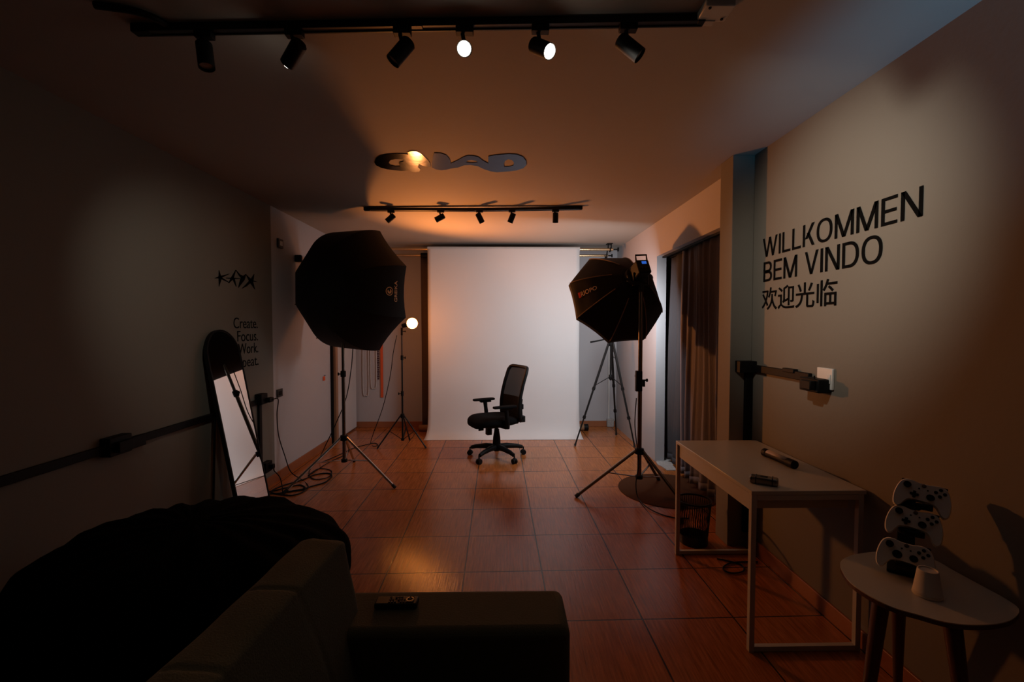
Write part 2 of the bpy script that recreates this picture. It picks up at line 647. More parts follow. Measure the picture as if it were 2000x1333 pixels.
def wall_text(name, label, body, side, p0, p1, zb, zt, bold=0.0, cap='H', mname='vinyl'):
    data = block_glyphs(body) if body.isupper() else glyphs(body, bold)
    x0, x1, y0, y1 = extent(data)
    c0, c1 = (0.0, 1.0) if body.isupper() else (0.0, extent(glyphs(cap))[3]) if cap else (y0, y1)
    sx, sy = (p1 - p0) / (x1 - x0), (zt - zb) / (c1 - c0)
    X = XL if side < 0 else XR
    fn = lambda x, y, z: V((X - side * (.0016 + z), p0 + (x - x0) * sx, zb + (y - c0) * sy))
    if side < 0:
        return tag(MB().flat(data, fn).build(name, mname, smooth=False), label, 'lettering')
    t = thing(name, label, 'lettering', fn((x0 + x1) / 2, c0, 0))
    vv, ff = data
    ends = [k + 1.0 for k in range(len(body))] if not body.isupper() else CUTS[body]
    for k, e in enumerate(ends):
        lo = ends[k - 1] if k else -9
        sub = [f for f in ff if lo <= sum(vv[i][0] for i in f) / len(f) < e]
        if sub:
            ids = sorted({i for f in sub for i in f})
            ix = {i: n for n, i in enumerate(ids)}
            MB().flat(([vv[i] for i in ids], [tuple(ix[i] for i in f) for f in sub]), fn).build('letter', mname, t, smooth=False)
    return t


wall_text('greeting_lettering', 'top greeting line WILLKOMMEN in large black capitals on the wall', 'WILLKOMMEN', 1, 2.822, 1.738, 1.873, 1.990, .0)
wall_text('greeting_lettering', 'middle greeting line BEM VINDO in large black capitals on the wall', 'BEM VINDO', 1, 2.81, 1.921, 1.722, 1.843, .0)
wall_text('greeting_lettering', 'bottom greeting line of four black Chinese characters on the wall', '欢迎光临', 1, 2.822, 2.180, 1.548, 1.684, .006, None)
for body, y0, zb in (('Create.', 3.618, 1.431), ('Focus.', 3.665, 1.325), ('Work.', 3.675, 1.222), ('Repeat.', 3.60, 1.113)):
    wall_text('motto_lettering', 'small black wall lettering that reads ' + body.rstrip('.'), body, -1, y0, 3.968, zb, zb + .085, -.004)

# spiky black star-like logo above the motto
st = [((455, 135, 8), (490, 400, 105), (455, 670, 8)), ((305, 400, 5), (480, 365, 80), (795, 252, 8)), ((510, 385, 60), (800, 545, 16)),
      ((1000, 128, 14), (885, 400, 95), (765, 555, 14)), ((1000, 128, 14), (1120, 290, 55), (1240, 380, 110)), ((930, 420, 75), (1015, 668, 16)),
      ((680, 390, 20), (900, 400, 45), (1130, 408, 16)), ((1330, 265, 16), (1225, 410, 150), (1085, 700, 16)), ((1330, 265, 12), (1400, 370, 50), (1500, 490, 120), (1625, 765, 6)),
      ((1597, 262, 10), (1540, 430, 95), (1330, 640, 60), (1195, 730, 6)), ((1500, 470, 60), (1695, 520, 6))]
b = MB()
for s_ in st:
    L, R = [], []
    for i, q in enumerate(s_):
        p = V((q[0], q[1], 0))
        a = V((*s_[max(i - 1, 0)][:2], 0))
        c = V((*s_[min(i + 1, len(s_) - 1)][:2], 0))
        t = (c - a).normalized()
        n = V((-t.y, t.x, 0)) * q[2] * .5
        L.append(p + n)
        R.append(p - n)
    q = [on(0, XL, 400 + p.x / 16.667, 520 + p.y / 16.667) for p in L + R[::-1]]
    n = len(L)
    vs = [V((XL + .0012, p.y, p.z)) for p in q] + [V((XL + .003, p.y, p.z)) for p in q]
    fs = []
    for k in (0, 2 * n):
        fs += [(k + i, k + i + 1, k + 2 * n - 2 - i, k + 2 * n - 1 - i) for i in range(n - 1)]
    fs += [(i, (i + 1) % (2 * n), 2 * n + (i + 1) % (2 * n), 2 * n + i) for i in range(2 * n)]
    b.add(vs, fs)
tag(b.build('logo_lettering', 'vinyl', smooth=False, weld=False), 'spiky black star-shaped logo lettering above the motto', 'logo')

# mirror lettering stuck under the ceiling
Q = [(40, 200), (60, 150), (110, 115), (200, 98), (300, 92), (400, 93), (458, 102), (450, 75), (500, 58), (560, 62), (610, 85), (650, 120), (700, 165), (730, 210), (742, 250),
     (700, 258), (640, 240), (590, 215), (580, 258), (610, 285), (600, 312), (550, 322), (500, 315), (470, 300), (380, 305), (300, 298), (200, 285), (120, 265), (60, 235)]
Qh = [(215, 205), (240, 170), (300, 158), (390, 160), (405, 185), (350, 200), (345, 215), (360, 248), (300, 250), (240, 235)]
U = [(752, 215), (765, 130), (780, 84), (860, 85), (930, 110), (975, 160), (988, 212), (1060, 180), (1150, 130), (1200, 116), (1270, 118), (1330, 135), (1390, 180), (1452, 213), (1452, 125),
     (1530, 110), (1700, 95), (1800, 100), (1880, 130), (1920, 180), (1925, 230), (1890, 270), (1800, 300), (1700, 312), (1560, 322), (1490, 312), (1400, 285), (1320, 245), (1230, 230),
     (1150, 235), (1080, 262), (990, 275), (930, 290), (870, 297), (800, 285), (755, 262)]
Ah = [(1170, 197), (1200, 175), (1245, 168), (1300, 180), (1325, 198), (1245, 207)]
Dh = [(1645, 215), (1660, 180), (1700, 160), (1745, 170), (1770, 200), (1765, 235), (1720, 250), (1650, 255)]
qr = thing('ceiling_lettering', 'wavy mirror lettering QUAD stuck under the ceiling', 'lettering', (-.35, 3.03, ZC))


def to_ceil(x, y, z):
    p = on(2, ZC, 725 + x / 6.35, 285 + y / 6.35)
    return V((p.x, p.y, ZC - .0025 - z))


MB().flat(outline([Q, Qh], .0015), to_ceil).build('letter', 'ceilmirror', qr, smooth=False)
MB().flat(outline([U, Ah, Dh], .0015), to_ceil).build('letter', 'ceilmirror', qr, smooth=False)

# ------------------------------------------------------------------ spotlight tracks


def track(name, label, p0, p1, sag=0.0, joint=.5):
    p0, p1 = V(p0), V(p1)
    pj = p0.lerp(p1, joint) - V((0, 0, sag))
    t = thing(name, label, 'light track', (p0 + p1) / 2)
    for a, c in ((p0, pj), (pj, p1)):
        MB().bar(a, c, .034, .026).build('rail', 'blackm', t, bevel=.002)
        dn = V((0, 0, -.0135))
        MB().bar(a + dn + V((0, .011, 0)), c + dn + V((0, .011, 0)), .006, .006).build('rail_lip', 'blackm', t)
    e = (p1 - p0).normalized()
    MB().bar(p0 - e * .012, p0 + e * .05, .038, .031).build('end_cap', 'black', t, bevel=.004)
    MB().bar(p1 - e * .02, p1 + e * .006, .037, .029).build('end_cap', 'black', t, bevel=.003)
    MB().bar(pj - e * .03, pj + e * .03, .037, .029).build('coupler', 'blackm', t, bevel=.003)
    return t


TZ = 2.531
FT0, FT1 = V((-1.34, 1.722, TZ)), V((.70, 1.632, TZ))
BT0, BT1 = V((-1.285, 4.27, TZ)), V((.71, 4.20, TZ))
track('light_track', 'near black spotlight track across the ceiling, two of its lamps lit', FT0, FT1)
track('light_track', 'far black spotlight track near the backdrop, all lamps dark', BT0, BT1, .012, .49)


def track_lamp(label, base, axis, lit, group, ln=.098, r=.027, drop=.052, beam=None):
    base = V(base)
    a = V(axis).normalized()
    t = thing('track_spotlight', label, 'spotlight', base, 0, group)
    MB().box(base - V((0, 0, .011)), (.062, .03, .022)).build('adapter', 'black', t, bevel=.002)
    pv = base - V((0, 0, .022 + drop))
    MB().tube([base - V((.008, 0, .02)), pv + V((0, 0, .012)), pv], [.007, .007, .009], 10).build('stem', 'black', t)
    c0 = pv - a * ln * .42
    prof = [(0.0001, 0), (r * .8, 0), (r, .006), (r, ln), (r * .93, ln), (r * .9, ln - .012), (r * .9, ln - .03), (0.0001, ln - .03)]
    MB().lathe(prof, c0, a, 24).build('housing', 'black', t)
    if lit:
        q = r * .86
        dome = [(q, 0)] + [(q * math.cos(k * PI / 2 / 6), .004 + q * .62 * math.sin(k * PI / 2 / 6)) for k in range(6)] + [(.0001, .004 + q * .62)]
        o = MB().lathe(dome, c0 + a * (ln - .008), a, 24).build('bulb', 'spot_on', t)
        o['label'] = 'glowing white bulb'
    else:
        MB().lathe([(0.0001, 0), (r * .88, 0), (r * .88, .003), (.0001, .006)], c0 + a * (ln - .014), a, 24).build('lens', 'lens', t)
    if beam:
        aim, watts, cone, blend = beam
        ld = bpy.data.lights.new('lamp_beam', 'SPOT')
        ld.color = SPOT_COL
        ld.energy = watts
        ld.spot_size = math.radians(cone)
        ld.spot_blend = blend
        ld.shadow_soft_size = .02
        lo = bpy.data.objects.new('lamp_beam', ld)
        COL.objects.link(lo)
        p = c0 + a * (ln + .03)
        lo.parent = t
        lo.location = p - base
        lo.rotation_euler = (V(aim) - p).to_track_quat('-Z', 'Y').to_euler()
    return t


def at_track(a, c, px, py):
    # point under the track seen at column px
    best = min((i / 400 for i in range(401)), key=lambda s: abs(proj(a.lerp(c, s)) - px))
    return a.lerp(c, best) - V((0, 0, .013))


def proj(p):
    d = V(p) - EYE
    fw = V((math.sin(YAW) * math.cos(PITCH), math.cos(YAW) * math.cos(PITCH), -math.sin(PITCH)))
    rt = V((math.cos(YAW), -math.sin(YAW), 0))
    return 1000 + F * d.dot(rt) / d.dot(fw)


g = 'spotlights on the near track'
for px, ax, lit, beam, lab in (
        (400, (.17, -.12, -.97), 0, None, 'unlit black spotlight hanging almost straight down, first on the near track'),
        (574, (-.70, .52, -.48), 1, ((XL, 3.35, 1.42), 23, 58, 1.0), 'black spotlight turned toward the trunking wall, only its pale rim lit, on the near track'),
        (785, (-.55, -.1, -.72), 0, None, 'unlit black spotlight leaning beside the brightest lamp of the near track'),
        (907, (.04, -.86, -.5), 1, ((-.1, -.2, .9), 4, 100, 1.0), 'brightest glowing spotlight, aimed straight at the viewer from the near track'),
        (1056, (.52, -.55, -.55), 1, ((XR, 2.2, 1.88), 76, 60, 1.0), 'glowing spotlight with its black housing showing, turned aside on the near track'),
        (1228, (.62, -.15, -.6), 0, None, 'unlit black spotlight next to the white junction box end of the near track')):
    track_lamp(lab, at_track(FT0, FT1, px, 0), ax, lit, g, beam=beam)
g = 'spotlights on the far track'
for px, ax, lab in (
        (764, (-.72, .05, -.6), 'small dark spotlight first from the softbox side of the far track'),
        (861, (-.85, .1, -.42), 'small dark spotlight tipped nearly level, second on the far track'),
        (937, (.42, .0, -.85), 'small dark spotlight in the middle of the far track, by its joint'),
        (1000, (-.36, .25, -.85), 'small dark spotlight fourth along the far track, beside the upright one'),
        (1085, (.0, .12, -1), 'small dark spotlight hanging upright at the curtain end of the far track')):
    track_lamp(lab, at_track(BT0, BT1, px, 0), ax, 0, g, ln=.09, r=.026, drop=.045)

# junction box and feed cable by the near track
t = thing('junction_box', 'whitish junction box on the ceiling at the end of the near track', 'junction box', (.72, 1.57, ZC))
MB().box((.725, 1.585, ZC - .014), (.10, .085, .026)).build('cover', 'whitemetal', t, bevel=.004)
for q in ((.692, 1.555), (.758, 1.61)):
    MB().cyl((q[0], q[1], ZC - .03), (q[0], q[1], ZC - .026), .005).build('screw', 'black', t)
MB().box((.715, 1.633, ZC - .02), (.05, .03, .018)).build('cable_gland', 'whitemetal', t, bevel=.003)
pts = smooth_path([(-1.215, 1.70, 2.535), (-1.23, 1.655, 2.532), (-1.27, 1.625, 2.533), (-1.33, 1.61, 2.534), (-1.385, 1.60, 2.535)], 8)
tag(MB().tube(pts, .012, 10).build('feed_cable', 'black'), 'short thick black feed cable on the ceiling at the end of the near track', 'cable')

# ------------------------------------------------------------------ backdrops at the end wall
PY, PZ = 6.04, 2.462
t = thing('backdrop_pole', 'upper pale brass pole carrying the white paper roll', 'pole', (0, PY, PZ))
MB().cyl((-1.75, PY, PZ), (1.44, PY, PZ), .019, seg=16).build('tube', 'brass', t)
MB().cyl((1.44, PY, PZ), (1.50, PY, PZ), .008, seg=10).build('hook_pin', 'black', t)
MB().cyl((1.50, PY, PZ), (1.515, PY, PZ), .027, seg=16).build('end_knob', 'black', t)
t = thing('backdrop_pole', 'lower pale brass pole behind the white paper roll', 'pole', (0, 6.17, 2.40))
MB().cyl((-1.75, 6.17, 2.40), (1.40, 6.17, 2.40), .017, seg=16).build('tube', 'brass', t)
MB().cyl((1.40, 6.17, 2.40), (1.45, 6.17, 2.40), .008, seg=10).build('hook_pin', 'black', t)
MB().cyl((1.45, 6.17, 2.40), (1.462, 6.17, 2.40), .024, seg=16).build('end_knob', 'black', t)
t = thing('backdrop_hook', 'black ceiling bracket holding the two backdrop poles beside the big octagonal softbox', 'bracket', (1.40, 6.1, ZC))
b = MB()
b.box((1.40, 6.08, ZC - .006), (.07, .10, .012))
b.bar((1.38, 6.06, ZC), (1.38, 6.06, PZ - .02), .012, .02)
b.bar((1.42, 6.06, ZC), (1.42, 6.06, PZ - .02), .012, .02)
b.build('plate', 'black', t, bevel=.002)
b = MB()
b.tube(smooth_path([(1.40, 6.075, PZ - .01), (1.40, PY, PZ - .03), (1.40, PY - .03, PZ - .005), (1.40, PY - .03, PZ + .02)]), .007, 8)
b.tube(smooth_path([(1.37, 6.08, PZ - .02), (1.37, 6.14, 2.36), (1.37, 6.17, 2.372), (1.37, 6.20, 2.385), (1.37, 6.20, 2.42)]), .007, 8)
b.bar((1.37, 6.07, PZ - .01), (1.37, 6.10, 2.33), .012, .02)
b.build('hook', 'black', t)

SX0, SX1 = -1.003, .990
t = thing('paper_backdrop', 'white paper backdrop sheet hanging down to the floor behind the chair', 'backdrop', (0, 6.0, 0))
MB().cyl((SX0 - .004, PY, PZ), (SX1 + .006, PY, PZ), .033, seg=24).build('paper_roll', 'paper', t)
prof = [(6.005, PZ)]
prof += [(6.005, 2.40), (6.008, 2.0), (6.008, 1.6), (6.006, 1.2), (6.003, .9), (5.995, .65), (5.985, .45), (5.965, .28), (5.94, .16), (5.90, .07), (5.85, .025), (5.79, .007), (5.735, .003)]
prof = [(p.x, p.y) for p in smooth_path([(a, c, 0) for a, c in prof], 4)]


def paper(u, v):
    k = v * (len(prof) - 1)
    i = min(int(k), len(prof) - 2)
    y = prof[i][0] + (prof[i + 1][0] - prof[i][0]) * (k - i)
    z = prof[i][1] + (prof[i + 1][1] - prof[i][1]) * (k - i)
    x = SX0 + (SX1 - SX0) * u
    am = .008 * min(1, max(0, (2.3 - z) / .6)) * min(1, z / .25)
    y += am * noise.noise(V((x * 2.2, z * 1.3, 0)))
    x += .02 * max(0, (.15 - z) / .15) ** 2 * (1 if u > .5 else -1) * abs(2 * u - 1)
    return V((x, y, z))


MB().sheet(paper, 40, len(prof) - 1).build('paper_sheet', 'paper', t, angle=180, solid=.0012)

t = thing('dark_backdrop', 'dark brown backdrop hanging behind the white paper, showing as a thin strip', 'backdrop', (0, 6.25, 0))
MB().cyl((-1.12, 6.17, 2.40), (1.0, 6.17, 2.40), .031, seg=20).build('roll', 'black', t)
MB().sheet(lambda u, v: V((-1.13 + 2.1 * u, 6.20 + .04 * min(1, v * 2) + .004 * math.sin(u * 40), 2.40 - 2.36 * v)), 40, 12).build('sheet', 'brownpaper', t, angle=180, solid=.0015)
MB().cyl((-1.17, 6.24, .046), (1.10, 6.24, .046), .045, seg=24).build('bottom_tube', 'card', t)
MB().cyl((1.10, 6.24, .046), (1.16, 6.24, .046), .046, seg=24).build('tube_cap', 'black', t, bevel=.004)

# straps and cords on the end wall
t = thing('strap', 'orange strap hanging on the end wall below the round-backed softbox', 'strap', (-1.74, YB - .02, 1.2))
MB().box((-1.742, YB - .014, .93), (.036, .004, 1.0)).build('webbing', 'orange', t)
MB().cyl((-1.742, YB, 1.43), (-1.742, YB - .03, 1.43), .006).build('hook', 'black', t)
t = thing('strap', 'dark patterned strap hanging beside the orange one', 'strap', (-1.79, YB - .02, 1.2))
b = MB()
for k in range(24):
    b.box((-1.792, YB - .012, .70 + k * .032), (.03 if k % 2 else .022, .005, .024))
b.build('webbing', 'chain', t)
MB().cyl((-1.792, YB, 1.46), (-1.792, YB - .03, 1.46), .006).build('hook', 'black', t)
for x, z0, lab in ((-1.97, .46, 'longer white cord loop hanging on the end wall'), (-1.86, .56, 'shorter white cord loop hanging near the dark strap')):
    pts = smooth_path([(x - .035, YB - .012, 1.4), (x - .04, YB - .012, z0 + .1), (x, YB - .012, z0), (x + .04, YB - .012, z0 + .1), (x + .035, YB - .012, 1.4)], 8)
    tag(MB().tube(pts, .007, 6).build('cord', 'whitecord'), lab, 'cord')
t = thing('wall_pipe', 'thin white pipe up the corner of the end wall behind the camera tripod', 'pipe', (1.50, YB - .02, 0))
MB().cyl((1.50, YB - .018, .12), (1.50, YB - .018, 2.3), .014).build('tube', 'white', t)
MB().box((1.52, YB - .03, .06), (.10, .05, .12)).build('mortar_foot', 'plaster', t, bevel=.01)

# ------------------------------------------------------------------ softboxes and stands


def stand(label, pole, feet, zc, z0, ztop, mleg, mpole, r=.013, knobs=(), label_group=None):
    x, y = pole
    t = thing('light_stand', label, 'light stand', (x, y, 0), 0, 'light stands')
    zs = [z0] + sorted(knobs) + [ztop]
    if not knobs:
        zs = [z0, ztop]
    for i in range(len(zs) - 1):
        MB().cyl((x, y, zs[i]), (x, y, zs[i + 1] + (.02 if i < len(zs) - 2 else 0)), r * (1 - .18 * i), seg=14).build('pole_section', mpole, t)
    for i, z in enumerate(knobs):
        o = MB().lathe([(r * 1.1, -.03), (r * 1.5, -.025), (r * 1.5, .025), (r * 1.1, .03)], (x, y, z), (0, 0, 1), 14, True, True).build('collar', 'black', t)
        sx = -1 if i % 2 == 0 else 1
        b = MB().cyl((x, y, z), (x + sx * .035, y - .01, z), .005, seg=8)
        b.box((x + sx * .04, y - .012, z), (.012, .008, .028))
        b.build('knob', 'black', o)
    MB().lathe([(r, -.03), (r * 2.0, -.028), (r * 2.2, 0), (r * 2.0, .02), (r, .025)], (x, y, zc), (0, 0, 1), 16, True, True).build('leg_collar', 'black', t)
    MB().lathe([(r, -.015), (r * 1.7, -.012), (r * 1.7, .015), (r, .018)], (x, y, z0 + .015), (0, 0, 1), 16, True, True).build('brace_collar', 'black', t)
    for fx, fy in feet:
        f = V((fx, fy, .012))
        dr = V((fx - x, fy - y, 0)).normalized()
        top = V((x, y, zc)) + dr * r * 2
        o = MB().tube([top, f], r * .72, 10).build('leg', mleg, t)
        e = (f - top).normalized()
        MB().cyl(f - e * .03, f + e * .006, r * .9, seg=10).build('rubber_foot', 'rubber', o)
        mid = top.lerp(f, .48)
        MB().bar(V((x, y, z0 + .02)) + dr * r, mid, .016, .006).build('brace', mleg, t)
    return t


LS = (-1.51, 4.28)
stand('chrome-legged light stand rising into the round-backed softbox', LS, [(-1.90, 3.92), (-.977, 4.03), (-1.60, 4.83)], .40, .165, 1.74, 'chrome', 'dsteel', .0165, (1.00,))
RS = (1.163, 3.87)
stand('bronze-tinted light stand on the dark rug carrying the octagonal softbox with blue display', RS, [(.604, 3.785), (1.445, 4.20), (1.44, 3.56)], .375, .13, 1.80, 'dsteel', 'dsteel', .0185, ())
BS = (-1.222, 5.45)
stand('slim black light stand holding the bare glowing bulb', BS, [(-1.493, 5.332), (-.926, 5.345), (-1.20, 5.74)], .375, .07, 1.36, 'blackm', 'blackm', .0115, (.64, 1.07))


def softbox(name, label, C, axis, roll, R, depth, rh, pw, dif, n=8, lit=False, bulge=.0, seams=None):
    C = V(C)
    a, rr, uu = frame_of(axis)
    ca, sa = math.cos(roll), math.sin(roll)
    r_, u_ = rr * ca + uu * sa, uu * ca - rr * sa
    rad = lambda t: rh + (R - rh) * max(0.0, 1 - t ** pw[0]) ** pw[1]

    def P(k, t, s=0.0, off=0.0):
        "point of panel k, s across it (0..1), t from rim (0) to apex (1)"
        def rib(j):
            th = 2 * PI * (j + .5) / n
            return r_ * math.cos(th) + u_ * math.sin(th)
        q = rib(k).lerp(rib(k + 1), s)
        sag = 1 - bulge * 4 * s * (1 - s) * (1 - t)
        cx = q.normalized()
        return C - a * depth * t * (1 + 0) + q * rad(t) * sag + cx * off + a * (-.05 * 4 * s * (1 - s) * max(0, 1 - t * 4) * R)

    T = thing(name, label, 'softbox', C - a * depth)
    nt_, ns = 18, 5
    vs, fs = [], []
    per = n * ns
    for i in range(nt_ + 1):
        for k in range(n):
            for j in range(ns):
                vs.append(P(k, i / nt_, j / ns))
    for i in range(nt_):
        for k in range(per):
            l = (k + 1) % per
            fs.append((i * per + k, i * per + l, (i + 1) * per + l, (i + 1) * per + k))
    fs.append(tuple(nt_ * per + k for k in range(per)))
    canopy = MB().add(vs, fs).build('canopy', 'nylon', T, angle=30)
    # shallow lip in front of the diffuser
    b = MB()
    vs = [P(k, 0, j / ns) for k in range(n) for j in range(ns)] + [P(k, 0, j / ns) + a * .035 for k in range(n) for j in range(ns)]
    b.add(vs, [(k, (k + 1) % per, per + (k + 1) % per, per + k) for k in range(per)])
    b.build('front_lip', 'nylon', canopy)
    o = MB().add([P(k, .03, 0, -.006) for k in range(n)], [tuple(range(n))]).build('diffuser', dif, T, smooth=False)
    if lit:
        o['label'] = 'glowing white diffuser'
    if seams:
        for k in range(n):
            pts = [P(k, seams[0] + (seams[1] - seams[0]) * i / 12, 0, .004) for i in range(13)]
            MB().tube(pts, .0045, 6).build('rib_piping', 'piping', T)
    return T, P, canopy, a, r_, u_


# the round-backed umbrella softbox, switched off, turned away toward the backdrop
LA = V((.50, .86, .03))
SL, PL, CL, la, lr, lu = softbox('umbrella_softbox', 'large black round-backed softbox with gold print, beside the glowing bulb',
                                (-1.435, 4.55, 1.797), LA, math.radians(-3), .625, .56, .085, (2.0, .56), 'dif_off')
# print on the panel that faces out (panel 7 lies between the two outer ribs)


def on_panel(P, k, s0, t0, ds, dt, off=.004):
    return lambda x, y, z: P(k, t0 + y * dt, s0 + x * ds, off + z)


data = glyphs('GREIKA', .01, .0005)
x0, x1, _, y1 = extent(data)
KP = 7
fn = on_panel(PL, KP, .30, .125, .40 / (x1 - x0), .065 / y1)
MB().flat(data, lambda x, y, z: fn(x - x0, y, z)).build('brand_print', 'gold', CL, smooth=False)
ring = [(.5 + .5 * math.cos(i * PI / 16), .5 + .5 * math.sin(i * PI / 16)) for i in range(32)]
ring2 = [(.5 + .41 * math.cos(i * PI / 16), .5 + .41 * math.sin(i * PI / 16)) for i in range(32)]
arc = [(.5 + .28 * math.cos(q), .5 + .28 * math.sin(q)) for q in [math.radians(40 + 280 * i / 20) for i in range(21)]]
arc += [(.74, .47), (.55, .47), (.55, .56), (.63, .57), (.56, .63), (.45, .6), (.45, .4), (.60, .36)]
fn2 = on_panel(PL, KP, .415, .225, .17, .125)
MB().flat(outline([ring, ring2], .0005), fn2).build('round_emblem', 'gold', CL, smooth=False)
arc = [(.5 + .28 * math.cos(q), .5 + .28 * math.sin(q)) for q in [math.radians(50 + 290 * i / 24) for i in range(25)]] + [(.5, .44), (.42, .55), (.60, .62)]
MB().flat(outline([arc], .0005), fn2).build('round_emblem', 'gold', CL, smooth=False)
for k, t_ in ((4, .80), (5, .62)):
    p = PL(k, t_, 0, .006)
    MB().ball(p, .006).build('rib_pin', 'chrome', SL)
MB().box(V((LS[0], LS[1], 1.755)), (.05, .05, .09)).build('tilt_bracket', 'black', SL, bevel=.006)

# the octagonal softbox with the LED light on its back, switched on
RA = V((-.18, .89, -.41)).normalized()
HUB = V((1.125, 3.95, 1.868))
SR, PR, CR, ra, rr_, ru = softbox('octagonal_softbox', 'lit black octagonal softbox with brown rib piping and red and white print',
                                 HUB + RA * .385, RA, math.radians(4), .465, .385, .085, (1.25, .8), 'dif_on', lit=True, seams=(.03, .86))
# print runs along a rib panel toward the hub
data = glyphs('RIOPO', .012, .0005, 1.05)
x0, x1, _, y1 = extent(data)
KR = 3
fR = lambda x, y, z: PR(KR, .24 + x * .34, .53 - y * .15, .004 + z)
MB().flat(data, lambda x, y, z: fR((x - x0) / (x1 - x0), y / y1, z)).build('brand_print', 'greyprint', CR, smooth=False)
MB().flat(outline([[(0, 0), (1, 0), (1, 1), (0, 1)]], .0005), lambda x, y, z: PR(KR, .17 + x * .055, .545 - y * .165, .004 + z)).build('red_square', 'redprint', CR, smooth=False)

L_ = thing('led_light', 'black LED studio light with carrying handle and small blue display', 'studio light', HUB - RA * .13)
Rm = Matrix((rr_, ru, ra)).transposed()
c = HUB - RA * .12
b = MB().box(c, (.115, .125, .15), Rm)
b.build('body', 'black', L_, bevel=.012)
MB().lathe([(.075, -.05), (.088, -.045), (.088, -.005), (.06, .0)], HUB - RA * .0, RA, 24, True, True).build('mount_ring', 'blackm', L_)
for k in (4.4, 5.2):
    th = k * PI / 4 + .2
    p = HUB - RA * .02 + (rr_ * math.cos(th) + ru * math.sin(th)) * .092
    MB().box(p, (.022, .008, .012), Rm).build('latch', 'chrome', L_, bevel=.002)
bk = c - RA * .0755
MB().box(bk + ru * .032 + rr_ * .008, (.042, .024, .003), Rm).build('display', 'screen', L_)
for k in range(3):
    p = bk + ru * -.02 + rr_ * (-.03 + .03 * k)
    MB().cyl(p, p - RA * .012, .008, seg=12).build('dial', 'blackm', L_)
hp = [c + rr_ * sx * .05 + ru * sy - RA * sz for sx, sy, sz in ((-1, .06, .06), (-1, .105, .075), (1, .105, .075), (1, .06, .06))]
MB().tube(hp, .0075, 10).build('handle', 'black', L_)
b = MB()
for sx in (-1, 1):
    b.bar(c + rr_ * sx * .066 - ru * .02, V((RS[0] + sx * .06, RS[1], 1.80)), .008, .025)
b.bar(V((RS[0] - .065, RS[1], 1.80)), V((RS[0] + .065, RS[1], 1.80)), .025, .008)
b.build('yoke', 'blackm', L_, bevel=.002)
MB().cyl((RS[0], RS[1], 1.74), (RS[0], RS[1], 1.80), .022).build('yoke_socket', 'blackm', L_)
b = MB().cyl(V((RS[0], RS[1], 1.77)), V((RS[0] + .05, RS[1] - .01, 1.77)), .006, seg=8)
b.box(V((RS[0] + .055, RS[1] - .01, 1.77)), (.014, .01, .04))
b.build('lock_knob', 'black', L_, bevel=.002)

# power brick strapped to the right-hand pole
t = thing('power_brick', 'black power brick strapped to the pole of the bronze-tinted stand', 'power adapter', (RS[0] - .03, RS[1] - .03, .99))
MB().box((RS[0] - .022, RS[1] - .035, .982), (.055, .04, .175)).build('case', 'black', t, bevel=.005)
MB().bar((RS[0] - .04, RS[1] + .02, 1.02), (RS[0] + .02, RS[1] + .02, 1.02), .003, .02).build('strap', 'black', t)
b = MB().cyl((RS[0], RS[1], .985), (RS[0] + .05, RS[1] - .01, .985), .007, seg=8)
b.cyl((RS[0] + .05, RS[1] - .01, .985), (RS[0] + .062, RS[1] - .01, .985), .014, seg=12)
b.box((RS[0] + .03, RS[1] - .005, .955), (.02, .02, .05))
b.build('clamp_knob', 'black', t)

# bare warm bulb on the slim stand
GP = on(1, 5.43, 805, 632)
t = thing('globe_bulb', 'bare glowing warm orange bulb on the slim black stand', 'bulb', (BS[0], BS[1], 1.36))
o = MB().ball(GP, .064, seg=24, rings=16).build('glass_globe', 'globe', t)
o['label'] = 'glowing orange globe'
# the bulb is a reflector bulb: most of its light leaves through the front, toward the curtain side of the room
gl = bpy.data.lights.new('reflector_beam', 'SPOT')
gl.color = (1.0, 0.31, 0.07)
gl.energy = GLOBE_BEAM
gl.spot_size = math.radians(140)
gl.spot_blend = 1.0
gl.shadow_soft_size = .055
glo = bpy.data.objects.new('reflector_beam', gl)
COL.objects.link(glo)
glo.parent = t
gax = V((.69, -.58, .44)).normalized()
glo.location = GP + gax * .125 - V(t.location)
glo.rotation_euler = gax.to_track_quat('-Z', 'Y').to_euler()
e = V((BS[0] - .03, BS[1] + .01, 1.44))
ax = (e - GP).normalized()
MB().lathe([(.045, 0), (.03, .02), (.026, .03), (.026, .075), (.02, .08)], GP + ax * .05, ax, 18, False, True).build('socket', 'black', t)
b = MB().bar(V((BS[0], BS[1], 1.34)), V((BS[0], BS[1], 1.43)), .022, .022, V((1, 0, 0)))
b.cyl((BS[0], BS[1], 1.385), (BS[0] + .04, BS[1] - .01, 1.385), .005, seg=8)
b.ball((BS[0] + .045, BS[1] - .012, 1.385), .011)
b.build('swivel_bracket', 'black', t)

